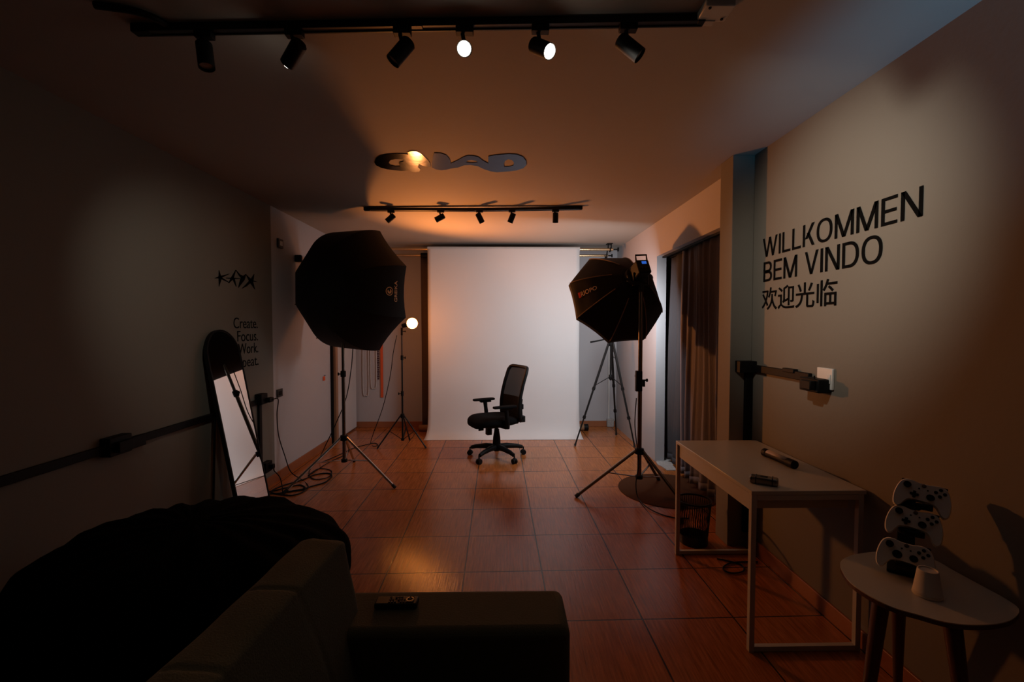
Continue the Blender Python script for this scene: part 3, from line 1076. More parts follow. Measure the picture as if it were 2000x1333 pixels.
# ------------------------------------------------------------------ camera tripod
TA = V((1.328, 5.65, 1.25))
t = thing('camera_tripod', 'black camera tripod standing in the corner behind the octagonal softbox', 'tripod', (TA.x, TA.y, 0))
b = MB().cyl(TA + V((0, 0, -.48)), TA + V((0, 0, .1)), .012)
b.lathe([(.03, -.05), (.036, -.02), (.036, .01), (.02, .03)], TA, (0, 0, 1), 16, True, True)
b.build('center_column', 'blackm', t)
MB().lathe([(.018, -.03), (.024, -.02), (.024, .02), (.018, .03)], TA + V((0, 0, -.44)), (0, 0, 1), 14, True, True).build('spreader_collar', 'black', t)
for fx, fy in ((.851, 5.43), (1.484, 5.97), (1.555, 5.36)):
    f = V((fx, fy, .01))
    dr = V((f.x - TA.x, f.y - TA.y, 0)).normalized()
    a = TA + dr * .035 + V((0, 0, -.02))
    o = MB().tube([a, a.lerp(f, .46)], .0155, 10).build('leg', 'blackm', t)
    MB().tube([a.lerp(f, .44), a.lerp(f, .74)], .0125, 10).build('lower_section', 'blackm', o)
    MB().tube([a.lerp(f, .72), f], .0095, 10).build('lower_section', 'blackm', o)
    e = (f - a).normalized()
    for k in (.45, .73):
        q = a.lerp(f, k)
        MB().tube([q - e * .018, q + e * .018], .020, 8).build('clamp', 'black', o)
    MB().cyl(f - e * .03, f + e * .004, .012, .014, seg=10).build('rubber_foot', 'rubber', o)
    MB().bar(TA + V((0, 0, -.44)) + dr * .02, a.lerp(f, .42), .012, .004).build('spreader', 'black', t)
b = MB().box(TA + V((0, 0, .09)), (.05, .06, .08))
b.cyl(TA + V((-.04, 0, .10)), TA + V((.04, 0, .10)), .025)
b.build('head', 'black', t, bevel=.006)
MB().tube([TA + V((-.03, -.02, .045)), TA + V((-.15, -.05, .02)), TA + V((-.27, -.08, 0))], [.006, .009, .011], 10).build('pan_handle', 'black', t)
MB().tube(smooth_path([TA + V((.02, 0, -.1)), TA + V((.06, -.02, -.16)), TA + V((.05, -.02, -.2)), TA + V((.01, -.02, -.17))]), .004, 6).build('crank', 'black', t)

# ------------------------------------------------------------------ office chair (local: front = +x)
ch = thing('office_chair', 'black office chair with net backrest in front of the white backdrop', 'chair', (-.085, 4.99, 0), math.radians(205.5))
T = wm(ch)
CHZ = -.045                                   # seat height setting
yaw_l = math.radians(205.5)
b = MB(T)
ang = [math.radians(235 + 72 * k) - yaw_l for k in range(5)]
b.lathe([(.045, .075), (.05, .09), (.05, .13), (.034, .15)], (0, 0, 0), (0, 0, 1), 20, True, True)
for q in ang:
    e = V((math.cos(q), math.sin(q), 0))
    b.tube([e * .03 + V((0, 0, .115)), e * .12 + V((0, 0, .118)), e * .24 + V((0, 0, .105)), e * .30 + V((0, 0, .088))], [.034, .030, .024, .020], 10)
b.build('star_base', 'black', ch, angle=60)
for q in ang:
    e = V((math.cos(q), math.sin(q), 0))
    sd = V((-e.y, e.x, 0))
    p = e * .315
    b = MB(T)
    for s_ in (-1, 1):
        b.cyl(p + sd * s_ * .007 + V((0, 0, .027)), p + sd * s_ * .024 + V((0, 0, .027)), .027, seg=18)
    b.ball(p + V((0, 0, .042)), .024, (1, 1, .8))
    b.cyl(p + V((0, 0, .05)), p + V((0, 0, .09)), .008)
    b.build('caster', 'black', ch)
b = MB(T)
b.lathe([(.042, .13), (.045, .14), (.040, .22), (.029, .29), (.027, .315), (.015, .318), (.015, .35)], (0, 0, 0), (0, 0, 1), 18, True, True)
b.build('gas_column', 'black', ch)
b = MB(T)
b.box((0, 0, .365), (.24, .17, .05))
b.box((-.17, 0, .385), (.16, .09, .03))
b.build('tilt_mechanism', 'black', ch, bevel=.01)
b = MB(T)
b.tube([(.09, -.08, .37), (.10, -.15, .36), (.105, -.19, .345)], .009, 8)
b.box((.10, .01, .305), (.055, .06, .085))
b.box((.075, .0, .355), (.05, .06, .03))
b.box((.106, -.195, .32), (.06, .02, .11))
b.build('lever', 'black', ch, bevel=.004)
b = MB(T)


def seat(u, v):
    ph, th = (v - .5) * PI, 2 * PI * u
    sg = lambda q, e: math.copysign(abs(q) ** e, q)
    x = .255 * sg(math.cos(ph), .45) * sg(math.cos(th), .55)
    y = .245 * sg(math.cos(ph), .45) * sg(math.sin(th), .55)
    z = .05 * sg(math.sin(ph), .75)
    if x > .12:
        z -= (x - .12) ** 2 * 1.6 * (1 if z > 0 else 1.6)
    if z > 0:
        z -= .012 * math.exp(-((x + .05) ** 2 + y * y) / .02)
    return V((x + .045, y, .47 + CHZ + z))


b.sheet(seat, 40, 24).build('seat', 'seatfab', ch, angle=80)


def back_line(k):
    "side profile of the backrest, k from bottom to top"
    pts = [(-.195, .475), (-.182, .56), (-.178, .64), (-.188, .74), (-.21, .85), (-.238, .95), (-.262, 1.035)]
    q = k * (len(pts) - 1)
    i = min(int(q), len(pts) - 2)
    f_ = q - i
    return pts[i][0] * (1 - f_) + pts[i + 1][0] * f_, pts[i][1] * (1 - f_) + pts[i + 1][1] * f_


def back_pt(k, s_):
    x, z = back_line(k)
    wd = .235 - .015 * k if k < .97 else .215
    return V((x - .022 - .03 * k + .045 * s_ * s_, wd * s_, z + CHZ))


lp = [back_pt(k / 12, -1) for k in range(12)]
lp += [back_pt(.985, -.93), back_pt(1, -.8)] + [back_pt(1, -.8 + 1.6 * i / 8) for i in range(1, 8)] + [back_pt(1, .8), back_pt(.985, .93)]
lp += [back_pt(k / 12, 1) for k in range(11, -1, -1)] + [back_pt(0, .6), back_pt(0, 0), back_pt(0, -.6)]
MB(T).tube(lp, .019, 10, closed=True).build('backrest_frame', 'black', ch, angle=70)
MB(T).sheet(lambda u, v: back_pt(v * .99, 2 * u - 1), 16, 20).build('backrest_net', 'net', ch, angle=180)
b = MB(T)
b.sheet(lambda u, v: back_pt(.02 + v * .42, (2 * u - 1) * .97) - V((.02, 0, 0)), 12, 8)
b.build('lumbar_pad', 'seatfab', ch, angle=180, solid=.02)
b = MB(T)
b.T = T @ Matrix.Translation((-.03, 0, CHZ))
b.tube([(-.12, 0, .425), (-.22, 0, .42), (-.262, 0, .47), (-.262, 0, .62)], [.03, .03, .03, .022], 10)
b.box((-.235, 0, .60), (.03, .22, .06))
b.box((-.225, 0, .47), (.05, .30, .07))
b.build('back_support', 'black', ch, bevel=.006)
for s_ in (-1, 1):
    b = MB(T @ Matrix.Translation((0, 0, CHZ)))
    b.bar((.0, s_ * .10, .405), (.0, s_ * .275, .42), .05, .018)
    b.tube([(.0, s_ * .275, .415), (.0, s_ * .28, .47), (.012, s_ * .28, .56), (.02, s_ * .28, .635)], [.022, .024, .022, .026], 10)
    b.box((.015, s_ * .28, .625), (.13, .05, .018))
    o = b.build('armrest', 'black', ch, bevel=.004)
    rp = rounded([(-.10, -.03), (-.06, -.043), (.06, -.043), (.145, -.03), (.155, 0), (.145, .03), (.06, .043), (-.06, .043), (-.10, .03), (-.108, 0)], 3)
    MB(T @ Matrix.Translation((0, 0, CHZ))).prism([(x + .01, y + s_ * .28, .637) for x, y in rp], (0, 0, .022)).build('arm_pad', 'seatfab', o, bevel=.006)

# ------------------------------------------------------------------ curtains, rug


def curtain(label, y0, y1, x, z0, z1, folds, amp, m, ph):
    t = thing('curtain', label, 'curtain', (x, (y0 + y1) / 2, z1))

    def fn(u, v):
        q = u * folds * 2 * PI + ph
        k = .55 + .45 * v
        return V((x + amp * k * (math.sin(q) + .35 * math.sin(2.3 * q + 1 + v)) + .01 * math.sin(v * 5 + u * 9),
                  y0 + (y1 - y0) * u + .012 * math.cos(q * 1.1) + .01 * math.sin(v * 3 + q * .3), z1 + (z0 - z1) * v + .006 * math.sin(q)))
    MB().sheet(fn, int(folds * 14), 24).build('cloth', m, t, angle=180, solid=.002)
    MB().sheet(lambda u, v: fn(u, .975 + .03 * v) + V((-.003, 0, 0)), int(folds * 14), 2).build('hem', m, t, angle=180, solid=.003)
    return t


curtain('charcoal curtain at the far side of the opening, next to the white jamb', 4.30, 4.79, 1.76, .05, 2.165, 3, .022, 'curtain_dark', 0)
curtain('grey curtain filling most of the opening beside the pillar', 3.14, 4.36, 1.70, .06, 2.165, 8, .026, 'curtain_grey', 1.2)
t = thing('curtain_rail', 'dark rail under the lintel from which both curtains hang', 'curtain rail', (1.72, 3.95, 2.17))
MB().box2((1.665, 3.105, 2.165), (1.695, 4.795, 2.183)).build('track', 'black', t)
MB().box2((1.745, 3.105, 2.165), (1.775, 4.795, 2.183)).build('track', 'black', t)
o = MB().lathe([(.0001, .0065), (.415, .0065), (.43, .004), (.43, 0)], (1.447, 3.955, .0), (0, 0, 1), 72).build('round_rug', 'rug', angle=60)
tag(o, 'round dark brown rug under the stand by the curtained opening', 'rug')

# ------------------------------------------------------------------ wall sockets, trunking
xw = XL + .0


def socket_plate(label, y, z, wy, hz, dp, m='darkplate', inner='black', name='wall_socket'):
    t = thing(name, label, 'socket', (XL, y, z))
    MB().box2((XL, y - wy / 2, z - hz / 2), (XL + dp, y + wy / 2, z + hz / 2)).build('plate', m, t, bevel=.003)
    MB().box2((XL + dp, y - wy * .28, z - hz * .25), (XL + dp + .003, y + wy * .28, z + hz * .25)).build('insert', inner, t, bevel=.001)
    return t


p = on(0, XL, 545, 476)
socket_plate('small black sensor plate with white square high on the wall', p.y, p.z, .09, .085, .02, 'darkplate', 'white', 'wall_sensor')
p = on(0, XL, 545, 768)
socket_plate('plain black switch plate alone on the wall beyond the mirror', p.y, p.z, .105, .075, .012, name='wall_switch')
p = on(0, XL, 632, 738)
t = thing('key_tag', 'tiny orange tag hanging on the wall next to the door', 'tag', (XL, p.y, p.z))
MB().box((XL + .006, p.y, p.z - .01), (.004, .06, .05)).build('tag_plate', 'orange', t)
MB().cyl((XL, p.y + .01, p.z + .025), (XL + .02, p.y + .01, p.z + .025), .004, seg=8).build('pin', 'black', t)

TRZ = .795
t = thing('trunking', 'black cable trunking running level along the wall behind the beanbag and mirror', 'trunking', (XL, 2.5, TRZ))
MB().box2((XL, -1.2, TRZ - .022), (XL + .022, 3.93, TRZ + .022)).build('duct', 'black', t, bevel=.003)
t = thing('trunking', 'black cable trunking dropping to the floor behind the mirror', 'trunking', (XL, 3.955, .4))
MB().box2((XL, 3.935, .09), (XL + .022, 3.975, TRZ - .03)).build('duct', 'black', t, bevel=.003)
t = thing('socket_box', 'black socket box on the trunking between beanbag and mirror', 'socket', (XL, 2.5, TRZ))
MB().box2((XL, 2.41, TRZ - .04), (XL + .055, 2.555, TRZ + .06)).build('box', 'black', t, bevel=.005)
MB().box2((XL + .02, 2.555, TRZ - .035), (XL + .05, 2.66, TRZ + .03)).build('cover', 'black', t, bevel=.004)
MB().box2((XL + .055, 2.435, TRZ - .022), (XL + .085, 2.53, TRZ + .035)).build('socket_face', 'black', t, bevel=.004)
t = thing('socket_box', 'black socket box at the trunking corner just behind the mirror, one plug in it', 'socket', (XL, 3.95, .82))
MB().box2((XL, 3.90, .775), (XL + .06, 4.0, .865)).build('box', 'black', t, bevel=.004)
MB().box2((XL + .06, 3.96, .785), (XL + .10, 4.03, .825)).build('plug', 'black', t, bevel=.006)
p = on(0, XL + .02, 520, 912)
t = thing('socket_box', 'black socket box low on the wall behind the mirror foot', 'socket', (XL, p.y, p.z))
MB().box2((XL, p.y - .06, p.z - .045), (XL + .05, p.y + .05, p.z + .045)).build('box', 'black', t, bevel=.004)
MB().box2((XL + .05, p.y - .01, p.z - .02), (XL + .085, p.y + .03, p.z + .02)).build('plug', 'black', t, bevel=.006)
LOWP = p

t = thing('trunking', 'black cable trunking running level above the desk to the socket box', 'trunking', (XR, 2.6, 1.18))
MB().box2((XR - .022, 2.345, 1.158), (XR, 2.86, 1.202)).build('duct', 'black', t, bevel=.003)
MB().box2((XR - .028, 2.46, 1.19), (XR, 2.56, 1.212)).build('coupler', 'black', t, bevel=.003)
t = thing('trunking', 'black cable trunking going down the pillar face behind the desk', 'trunking', (1.58, 2.93, .6))
MB().box2((1.56, 2.905, .1), (1.606, 2.93, 1.15)).build('duct', 'black', t, bevel=.003)
MB().box2((1.50, 2.865, 1.15), (XR - .001, 2.93, 1.225)).build('corner_box', 'black', t, bevel=.004)
t = thing('socket_box', 'black socket box over the desk at the end of the trunking', 'socket', (XR, 2.3, 1.17))
MB().box2((XR - .07, 2.20, 1.118), (XR, 2.345, 1.186)).build('box', 'black', t, bevel=.006)
MB().box2((XR - .10, 2.215, 1.13), (XR - .07, 2.29, 1.178)).build('plug', 'black', t, bevel=.006)
MB().cyl((XR - .055, 2.25, 1.186), (XR - .055, 2.25, 1.20), .004).build('switch', 'black', t)
t = thing('wall_plate', 'white switch plate on the wall partly behind the black socket box', 'switch', (XR, 2.24, 1.2))
MB().box2((XR - .012, 2.185, 1.135), (XR, 2.295, 1.24)).build('plate', 'white', t, bevel=.003)
MB().box2((XR - .016, 2.195, 1.165), (XR - .012, 2.22, 1.21)).build('rocker', 'white', t, bevel=.002)

# ------------------------------------------------------------------ floor mirror leaning on the left wall
t = thing('floor_mirror', 'tall arched floor mirror in a thin black frame leaning on the wall', 'mirror', (-1.81, 3.4, 0))
MX0, MX1, MH, MY0, MY1 = -1.845, -2.104, 1.42, 3.20, 3.60
ln = V((MX1 - MX0, 0, MH))
ml = ln.length
ue = ln.normalized()
ne = V((ue.z, 0, -ue.x))
rW = (MY1 - MY0) / 2


def arch(inset, h0):
    r = rW - inset
    lp = [(-r, h0), (r, h0)]
    for k in range(25):
        a = PI * k / 24
        lp.append((r * math.cos(a), ml - rW + r * math.sin(a)))
    return lp


def mpt(q, d_):
    return V((MX0, 3.40, .002)) + V((0, q[0], 0)) + ue * q[1] + ne * d_


ou, inn = arch(0, 0), arch(.012, .012)
n = len(ou)
b = MB()
vs = [mpt(q, -.022) for q in ou] + [mpt(q, .004) for q in ou] + [mpt(q, .004) for q in inn] + [mpt(q, -.004) for q in inn]
fs = []
for k in range(3):
    fs += [(k * n + i, k * n + (i + 1) % n, (k + 1) * n + (i + 1) % n, (k + 1) * n + i) for i in range(n)]
fs.append(tuple(range(n)))
b.add(vs, fs).build('frame', 'black', t, angle=30)
MB().prism([mpt(q, -.004) for q in inn], ne * .004).build('glass', 'mirror', t, smooth=False)
# easel leg behind
for yy in (3.24, 3.56):
    q = V((MX0, yy, 0)) + ue * .95 - ne * .03
    MB().tube([q, V((-2.07, yy - .02, .006))], .008, 8).build('easel_leg', 'black', t)

# ------------------------------------------------------------------ cables


def cable(label, pts, r=.0045, n=8, name='power_cable'):
    return tag(MB().tube(smooth_path(pts, n), r, 7).build(name, 'black', angle=180), label, 'cable', 'loose cables')


def fl(px, py, z=.006):
    return on(2, z, px, py)


def wy(Y, px, py):
    return on(1, Y, px, py)


cable('black cable dropping from the round-backed softbox along its stand to the floor',
      [wy(4.45, 690, 672), wy(4.42, 686, 720), wy(4.35, 676, 778), wy(4.3, 655, 830), wy(4.3, 636, 870), fl(622, 898), fl(604, 920), fl(612, 936), fl(640, 933), fl(647, 920), fl(622, 916), fl(602, 930), fl(640, 905), fl(672, 890)])
cable('black cable hanging from the bulb stand down to the floor',
      [wy(5.44, 775, 655), wy(5.42, 768, 690), wy(5.40, 762, 735), wy(5.4, 748, 795), wy(5.4, 730, 845), fl(724, 866), fl(730, 872), fl(738, 870), fl(732, 866), fl(716, 869), fl(690, 876), fl(660, 890), fl(632, 902)])
cable('black cable curving from the corner socket down the wall to the floor',
      [(XL + .10, 4.0, .805), V((XL + .13, 4.04, .80)), wy(4.12, 541, 810), wy(4.14, 544, 850), wy(4.16, 556, 890), wy(4.1, 568, 922), fl(590, 938), fl(601, 948), fl(598, 956), fl(560, 962), fl(520, 966)])
cable('short black cable from the low socket behind the mirror foot',
      [(XL + .085, LOWP.y + .01, LOWP.z), wy(LOWP.y + .02, 535, 919), wy(LOWP.y, 546, 932), wy(LOWP.y - .06, 551, 950), fl(552, 966)])
cable('long black cable coiled on the floor beside the mirror',
      [fl(500, 966), fl(540, 958), fl(585, 948), fl(596, 958), fl(570, 968), fl(530, 962), fl(550, 950), fl(590, 938), fl(615, 928), fl(640, 925), fl(648, 930), fl(636, 942), fl(610, 950), fl(590, 956), fl(545, 964)], .006)
cable('black cable trailing from the power brick across the round rug',
      [wy(3.83, 1243, 778), wy(3.83, 1240, 830), wy(3.84, 1245, 880), wy(3.84, 1247, 910), wy(3.8, 1242, 945), fl(1246, 972, .012), fl(1262, 990, .012), fl(1288, 1004), fl(1318, 1012), fl(1345, 1013)])
cable('thin black cable lying in a loop on the floor under the desk',
      [fl(1400, 1092), fl(1420, 1096), fl(1448, 1104), fl(1452, 1116), fl(1430, 1120), fl(1412, 1112), fl(1428, 1100), fl(1480, 1098)])

# ------------------------------------------------------------------ desk
t = thing('desk', 'white desk with metal frame standing against the greeting wall', 'desk', (1.34, 2.4, 0))
DX0, DX1, DY0, DY1, DZ = 1.085, 1.596, 1.955, 2.84, .725
MB().box2((DX0, DY0, DZ - .018), (DX1, DY1, DZ)).build('tabletop', 'laminate', t, bevel=.002)
MB().box2((DX0 + .012, DY0 + .03, DZ - .098), (DX0 + .028, DY1 - .03, DZ - .02)).build('drawer_front', 'laminate', t, bevel=.001)
MB().box2((DX0 + .03, DY0 + .045, DZ - .094), (DX1 - .05, DY1 - .045, DZ - .019)).build('drawer_box', 'laminate', t)
for y in (DY0 + .012, DY1 - .012):
    for x in (DX0 + .012, DX1 - .022):
        MB().box2((x - .0115, y - .0115, 0), (x + .0115, y + .0115, DZ - .018)).build('leg', 'whitemetal', t, bevel=.001)
    MB().box2((DX0 + .024, y - .011, .002), (DX1 - .034, y + .011, .025)).build('floor_bar', 'whitemetal', t, bevel=.001)
    MB().box2((DX0 + .024, y - .011, DZ - .042), (DX1 - .034, y + .011, DZ - .019)).build('top_bar', 'whitemetal', t, bevel=.001)

# light tube and battery pack on it
t = thing('light_tube', 'handheld light tube with black ends lying on the desk', 'light', (1.455, 2.37, DZ))
p0, p1 = V((1.448, 2.49, DZ + .022)), V((1.468, 2.255, DZ + .022))
e = (p1 - p0).normalized()
MB().cyl(p0, p1, .0205, seg=20).build('body', 'black', t)
sd = V((0, 0, 1))
a_, r__, u__ = frame_of(e)
vs, fs = [], []
for i, q in enumerate((p0 + e * .035, p1 - e * .05)):
    for k in range(9):
        th = math.radians(25 + 130 * k / 8)
        vs.append(q + (-r__ * math.cos(th) * (1 if r__.x > 0 else -1) + V((0, 0, 1)) * math.sin(th)) * .0213)
fs = [(k, k + 1, 9 + k + 1, 9 + k) for k in range(8)]
MB().add(vs, fs).build('diffuser_strip', 'smoke', t, solid=.001)
for q0, q1 in ((p0 - e * .002, p0 + e * .03), (p1 - e * .05, p1 + e * .002)):
    MB().cyl(q0, q1, .0222, seg=20).build('end_cap', 'black', t, bevel=.003)
t = thing('battery_pack', 'dark grey battery pack lying on the desk near its front corner', 'battery', (1.19, 2.05, DZ))
Rz = Matrix.Rotation(math.radians(-33), 3, 'Z')
MB().box((1.19, 2.045, DZ + .0175), (.115, .05, .034), Rz).build('case', 'dsteel', t, bevel=.009, bseg=3)
for q in (-.032, .034):
    MB().box(V((1.19, 2.045, DZ + .0178)) + Rz @ V((q, 0, 0)), (.006, .052, .0355), Rz).build('band', 'black', t, bevel=.004)
MB().box(V((1.19, 2.045, DZ + .0345)) + Rz @ V((0, 0, 0)), (.03, .02, .003), Rz).build('button', 'black', t, bevel=.001)

# waste basket behind the desk leg
t = thing('waste_basket', 'black wire mesh waste basket on the floor behind the desk leg', 'waste basket', (1.275, 3.0, 0))
WC = V((1.268, 2.985, 0))
b = MB()
for k in range(44):
    a = 2 * PI * k / 44
    e = V((math.cos(a), math.sin(a), 0))
    e2 = V((math.cos(a + .22), math.sin(a + .22), 0))
    b.tube([WC + e * .085 + V((0, 0, .008)), WC + e2 * .108 + V((0, 0, .285))], .0016, 4)
    e2 = V((math.cos(a - .22), math.sin(a - .22), 0))
    b.tube([WC + e * .085 + V((0, 0, .008)), WC + e2 * .108 + V((0, 0, .285))], .0016, 4)
b.build('mesh_wall', 'blackm', t, weld=False)
MB().lathe([(.106, .28), (.112, .28), (.112, .292), (.106, .292), (.106, .28)], WC, (0, 0, 1), 36).build('rim', 'blackm', t)
MB().lathe([(.0001, 0), (.088, 0), (.09, .012), (.09, .06), (.087, .06), (.086, .012), (.0001, .01)], WC, (0, 0, 1), 36).build('bottom', 'blackm', t)

# ------------------------------------------------------------------ side table with the controllers
SZ = .58
pxs = [(1641, 1100), (1655, 1132), (1691, 1160), (1742, 1186), (1793, 1201), (1844, 1215), (1895, 1221), (1946, 1219), (1979, 1209), (1990, 1190), (1977, 1168), (1946, 1145),
       (1890, 1115), (1830, 1093), (1770, 1081), (1716, 1078), (1665, 1085)]
lp = [on(2, SZ, *q) for q in pxs]
lp = [(min(q.x, 1.598), q.y) for q in lp]
cx, cy = sum(q[0] for q in lp) / len(lp), sum(q[1] for q in lp) / len(lp)
lp = rounded(lp, 4)
t = thing('side_table', 'small pebble-shaped side table with white top and tapered wooden legs', 'table', (cx, cy, 0))
MB().prism([(x, y, SZ - .003) for x, y in lp], (0, 0, .003)).build('top_sheet', 'laminate', t, smooth=False)
MB().prism([(x, y, SZ - .016) for x, y in lp], (0, 0, .013)).build('tabletop', 'darkwood', t, smooth=False)
for top, bot in (((1.29, 1.50), (1.17, 1.44)), ((1.42, 1.40), (1.395, 1.27)), ((1.46, 1.63), (1.53, 1.70))):
    MB().tube([(top[0], top[1], SZ - .016), (bot[0], bot[1], .0)], [.026, .013], 14).build('leg', 'darkwood', t)

# holder
HB = V((1.44, 1.585, SZ))
fc = V((-.66, -.75, 0)).normalized()          # way the controllers face
sd = V((0, 0, 1)).cross(fc) * -1              # to their right as seen from the front
if sd.x < 0:
    sd = -sd
t = thing('controller_stand', 'black tiered holder for three controllers on the side table', 'stand', HB)
Rf = Matrix((sd, fc, V((0, 0, 1)))).transposed()
b = MB()
b.box(HB + fc * .02 + V((0, 0, .006)), (.10, .11, .012), Rf)
b.build('base', 'black', t, bevel=.004)
b = MB()
b.bar(HB + fc * .0 + V((0, 0, .01)), HB - fc * .03 + V((0, 0, .245)), .05, .022, fc)
b.build('column', 'black', t, bevel=.004)
HOLD = t

# a game controller, local: x right, y up the face, z out of the face
half = [(0, .035), (.018, .036), (.034, .040), (.050, .039), (.063, .029), (.072, .007), (.0775, -.024), (.0755, -.052), (.066, -.063), (.055, -.058), (.045, -.043), (.034, -.031), (.018, -.028), (0, -.027)]
outl = half + [(-x, y) for x, y in reversed(half[1:-1])]
outl = rounded(outl, 3)


def controller(label, top_is_stick, M4):
    t = bpy.data.objects.new('game_controller', None)
    COL.objects.link(t)
    t.empty_display_size = .05
    t.matrix_basis = M4
    tag(t, label, 'game controller', 'white controllers on the tiered stand')
    b = MB(M4)
    n = len(outl)
    cxm, cym = 0.0, .004
    rings = [(.80, -.024), (.93, -.020), (1.0, -.008), (1.0, .002), (.96, .012), (.86, .019)]
    vs = []
    for k, z in rings:
        for x, y in outl:
            gx = max(-.058, min(.058, x))
            gy = .012 if abs(x) < .03 else (.0 if y > -.01 else -.03 + .03)
            # shrink toward the spine of the pad / the grip axis
            ax_, ay_ = (math.copysign(.055, x), y) if y < -.02 else (x * .55 if abs(x) < .03 else x * .62, .008)
            dz = -.009 * max(0, (-y - .01) / .05)
            vs.append((ax_ + (x - ax_) * k, ay_ + (y - ay_) * k, z + dz))
    fs = []
    for i in range(len(rings) - 1):
        fs += [(i * n + j, i * n + (j + 1) % n, (i + 1) * n + (j + 1) % n, (i + 1) * n + j) for j in range(n)]
    fs += [tuple(range(n)), tuple((len(rings) - 1) * n + j for j in range(n))]
    b.add(vs, fs)
    b.build('shell', 'pad_white', t, angle=50)
    zf = .0185

    def cylp(nm, x, y, r, h, m='black', cup=False):
        prof = [(.0001, zf + h), (r * .8, zf + h), (r, zf + h * .8), (r, zf - .004)]
        if cup:
            prof = [(.0001, zf + h - .003), (r * .7, zf + h - .002), (r * .9, zf + h), (r, zf + h * .8), (r * .8, zf + h * .5), (r * .7, zf - .004)]
        q = MB(M4).lathe(prof, (x, y, 0), (0, 0, 1), 20)
        return q.build(nm, m, t)
    cylp('thumbstick', -.044, .016, .0115, .010, cup=True)
    cylp('thumbstick', .021, -.011, .0115, .010, cup=True)
    if top_is_stick:
        cylp('direction_dish', -.0215, -.011, .0135, .005, cup=True)
    else:
        q = MB(M4)
        q.box((-.0215, -.011, zf + .001), (.024, .0085, .006))
        q.box((-.0215, -.011, zf + .001), (.0085, .024, .006))
        q.build('direction_pad', 'black', t, bevel=.0015)
    for dx, dy in ((0, .0115), (0, -.0115), (-.0115, 0), (.0115, 0)):
        cylp('face_button', .044 + dx, .014 + dy, .0052, .003)
    cylp('home_button', 0, .025, .0065, .002, 'dsteel')
    for x in (-.0115, .0115):
        cylp('menu_button', x, .0125, .0025, .0015)
    for s_ in (-1, 1):
        q = MB(M4)
        q.box((s_ * .046, .037, -.006), (.032, .008, .014))
        q.build('shoulder_button', 'black', t, bevel=.003)
    return t


def pose(c, roll, tilt):
    up = V((0, 0, 1))
    nrm = (fc * math.cos(tilt) + up * math.sin(tilt)).normalized()
    x = sd
    y = nrm.cross(x)
    q = Matrix.Rotation(roll, 3, nrm)
    x, y = q @ x, q @ y
    m = Matrix((x, y, nrm)).transposed().to_4x4()
    m.translation = c
    return m


# centres: lowest one sits forward, the others step back as they rise
for px, py, Y, roll, lab, alt in ((1769, 1083, 1.512, -.07, 'white game controller lowest on the stand, right above the table top', True),
                                  (1786, 1018, 1.565, -.10, 'white game controller in the middle tier of the stand', False),
                                  (1802, 966, 1.575, -.12, 'white game controller topmost on the stand, leaning over the others', False)):
    c = on(1, Y, px, py)
    controller(lab, alt, pose(c, roll, math.radians(28)))
    o = MB()
    back = HB - fc * .02 * ((c.z - SZ) / .2)
    o.bar(V((back.x, back.y, c.z - .05)) , c - V((0, 0, .045)) + fc * .01, .055, .014)
    o.bar(c - V((0, 0, .05)) + fc * .012, c - V((0, 0, .028)) + fc * .030, .055, .010, fc)
    o.build('cradle', 'black', HOLD, bevel=.003)

# upside-down cup
CB = on(2, SZ, 1811, 1163)
t = thing('cup', 'white paper cup standing upside down on the side table', 'cup', CB)
MB().lathe([(.037, 0), (.0378, .004), (.0368, .016), (.036, .017), (.0272, .082), (.026, .084), (.0235, .084), (.023, .080), (.0001, .080)], CB, (0, 0, 1), 36).build('cup_body', 'cup', t)
MB().lathe([(.0362, .0), (.0385, .002), (.0385, .006), (.0362, .008)], CB, (0, 0, 1), 36).build('rolled_rim', 'cup', t)

# ------------------------------------------------------------------ beanbag
BC = V((-1.335, 1.95, 0))


def bean(u, v):
    th, ph = 2 * PI * u, PI * v
    n_ = V((math.cos(th), math.sin(th), 0))
    sp = math.sin(ph) ** .88 if 0 < v < 1 else 0
    z = math.cos(ph)
    zz = .35 + .262 * math.copysign(abs(z) ** .8, z)
    if zz < .10:
        zz = max(.002, .10 - (.10 - zz) * 1.0)
    rx, ry = .635, .56
    p = V((BC.x + n_.x * rx * sp, BC.y + n_.y * ry * sp, zz))
    g_ = .016 * math.sin(th * 17 + 1.5 * math.sin(th * 3)) * max(0, math.sin(ph)) * max(0, math.cos(ph * .9)) ** .5 if v < .5 else 0
    nn = noise.noise(V((p.x * 3.2, p.y * 3.2, p.z * 3.2))) + .42 * abs(noise.noise(V((p.x * 9, p.y * 9, p.z * 5)))) + .22 * noise.noise(V((p.x * 22, p.y * 22, p.z * 8)))
    p += (V((n_.x * sp, n_.y * sp, z * .8))) * (g_ + .028 * nn)
    p.z = max(.003, p.z)
    p.x = max(p.x, XL + .03)
    return p


t = thing('beanbag', 'big crumpled black beanbag between the wall and the sofa', 'beanbag', BC)
MB().sheet(bean, 120, 48).build('cover', 'bean', t, angle=180)
MB().tube([BC + V((.59 * math.cos(a), .545 * math.sin(a), .35)) for a in [2 * PI * k / 60 for k in range(60)]], .007, 6, closed=True).build('seam_piping', 'bean', t)

# ------------------------------------------------------------------ sofa (seen from its own near end)
t = thing('sofa', 'olive beige sofa in the near foreground, its backrest beside the beanbag', 'sofa', (-.2, .5, 0))
pr = [(-.37, .36), (-.395, .45), (-.425, .56), (-.445, .66), (-.464, .745), (-.474, .795), (-.482, .815), (-.53, .821), (-.585, .818), (-.602, .808), (-.612, .76), (-.63, .60), (-.64, .40), (-.645, .12)]
pr = [(q.x, q.y) for q in smooth_path([(a, c, 0) for a, c in pr], 3)]
seams = [-.20, .06, .315, .57, .825, 1.08]
NY = 220


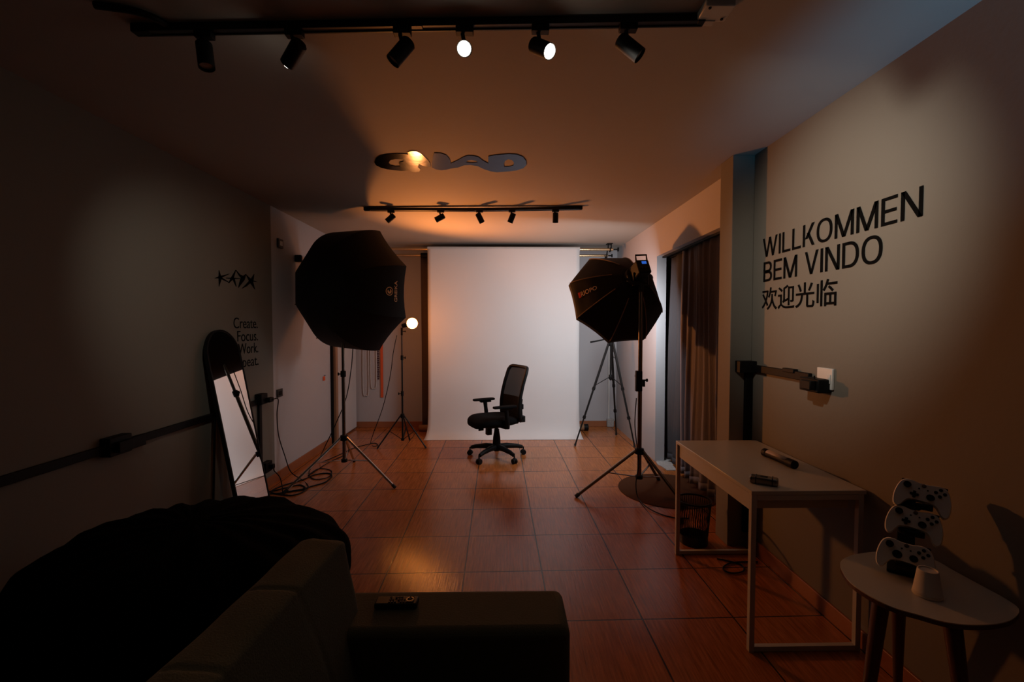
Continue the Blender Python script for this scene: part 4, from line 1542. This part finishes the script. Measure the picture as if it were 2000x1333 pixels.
def backrest(u, v):
    k = u * (len(pr) - 1)
    i = min(int(k), len(pr) - 2)
    x = pr[i][0] + (pr[i + 1][0] - pr[i][0]) * (k - i)
    z = pr[i][1] + (pr[i + 1][1] - pr[i][1]) * (k - i)
    Y = -.35 + 1.70 * v
    near = min(abs(Y - s_ - .28 * max(0, .8 - z) + .35 * max(0, .8 - z) ** 2) for s_ in seams)
    gr = .0045 * math.exp(-(near / .006) ** 2) if u < .62 else 0
    end = min(1.35 - Y, .03) / .03
    inset = .014 * (1 - math.sqrt(max(0, 1 - (1 - end) ** 2)))
    dx, dz = (x + .53), (z - .5)
    q = max(.001, math.hypot(dx, dz))
    w_ = .006 * noise.noise(V((x * 9, Y * 7, z * 6)))
    top = .006 * math.exp(-((u - .60) / .012) ** 2)
    return V((x - .075 * (1.33 - Y) - dx / q * (gr + inset - w_ - top), Y, z - dz / q * (gr + inset - w_ - top)))


MB().sheet(backrest, len(pr) - 1, NY).build('backrest', 'sofa', t, angle=60)
lp = [backrest(i / (len(pr) - 1), 1) for i in range(len(pr))]
MB().add(lp + [V((-.37, 1.35, .12))], [tuple(range(len(lp) + 1))]).build('backrest_end', 'sofa', t, smooth=False)
MB().box2((-.62, 1.237, .08), (.186, 1.448, .602)).build('armrest', 'sofa', t, bevel=.028, bseg=4)
MB().tube([(-.36, 1.243, .585), (.170, 1.243, .585)], .004, 6).build('piping', 'sofa', t)
MB().box2((-.40, -.35, .30), (.16, 1.235, .43)).build('seat_cushion', 'sofa', t, bevel=.03, bseg=3)
MB().box2((-.62, -.35, .06), (.15, 1.236, .30)).build('base', 'sofa', t, bevel=.01)
for x in (-.55, .11):
    for y in (-.28, 1.38):
        MB().cyl((x, y, 0), (x, y, .085), .018, .024).build('foot', 'darkwood', t)

RC = V((-.326, 1.358, .603))
t = thing('remote_control', 'black remote control lying on the sofa armrest', 'remote', RC)
MB().box(RC + V((0, 0, .0085)), (.128, .042, .017)).build('case', 'black', t, bevel=.005, bseg=3)
b = MB()
for i in range(9):
    for j in range(3):
        if (i + j) % 4 != 3:
            b.cyl(RC + V((-.02 + i * .0085, -.011 + j * .011, .016)), RC + V((-.02 + i * .0085, -.011 + j * .011, .0195)), .0033, seg=8)
b.build('keypad', 'rubber', t)
MB().lathe([(.012, .016), (.012, .0195), (.008, .0195), (.008, .016)], RC + V((.04, 0, 0)), (0, 0, 1), 20).build('ring_key', 'dsteel', t)
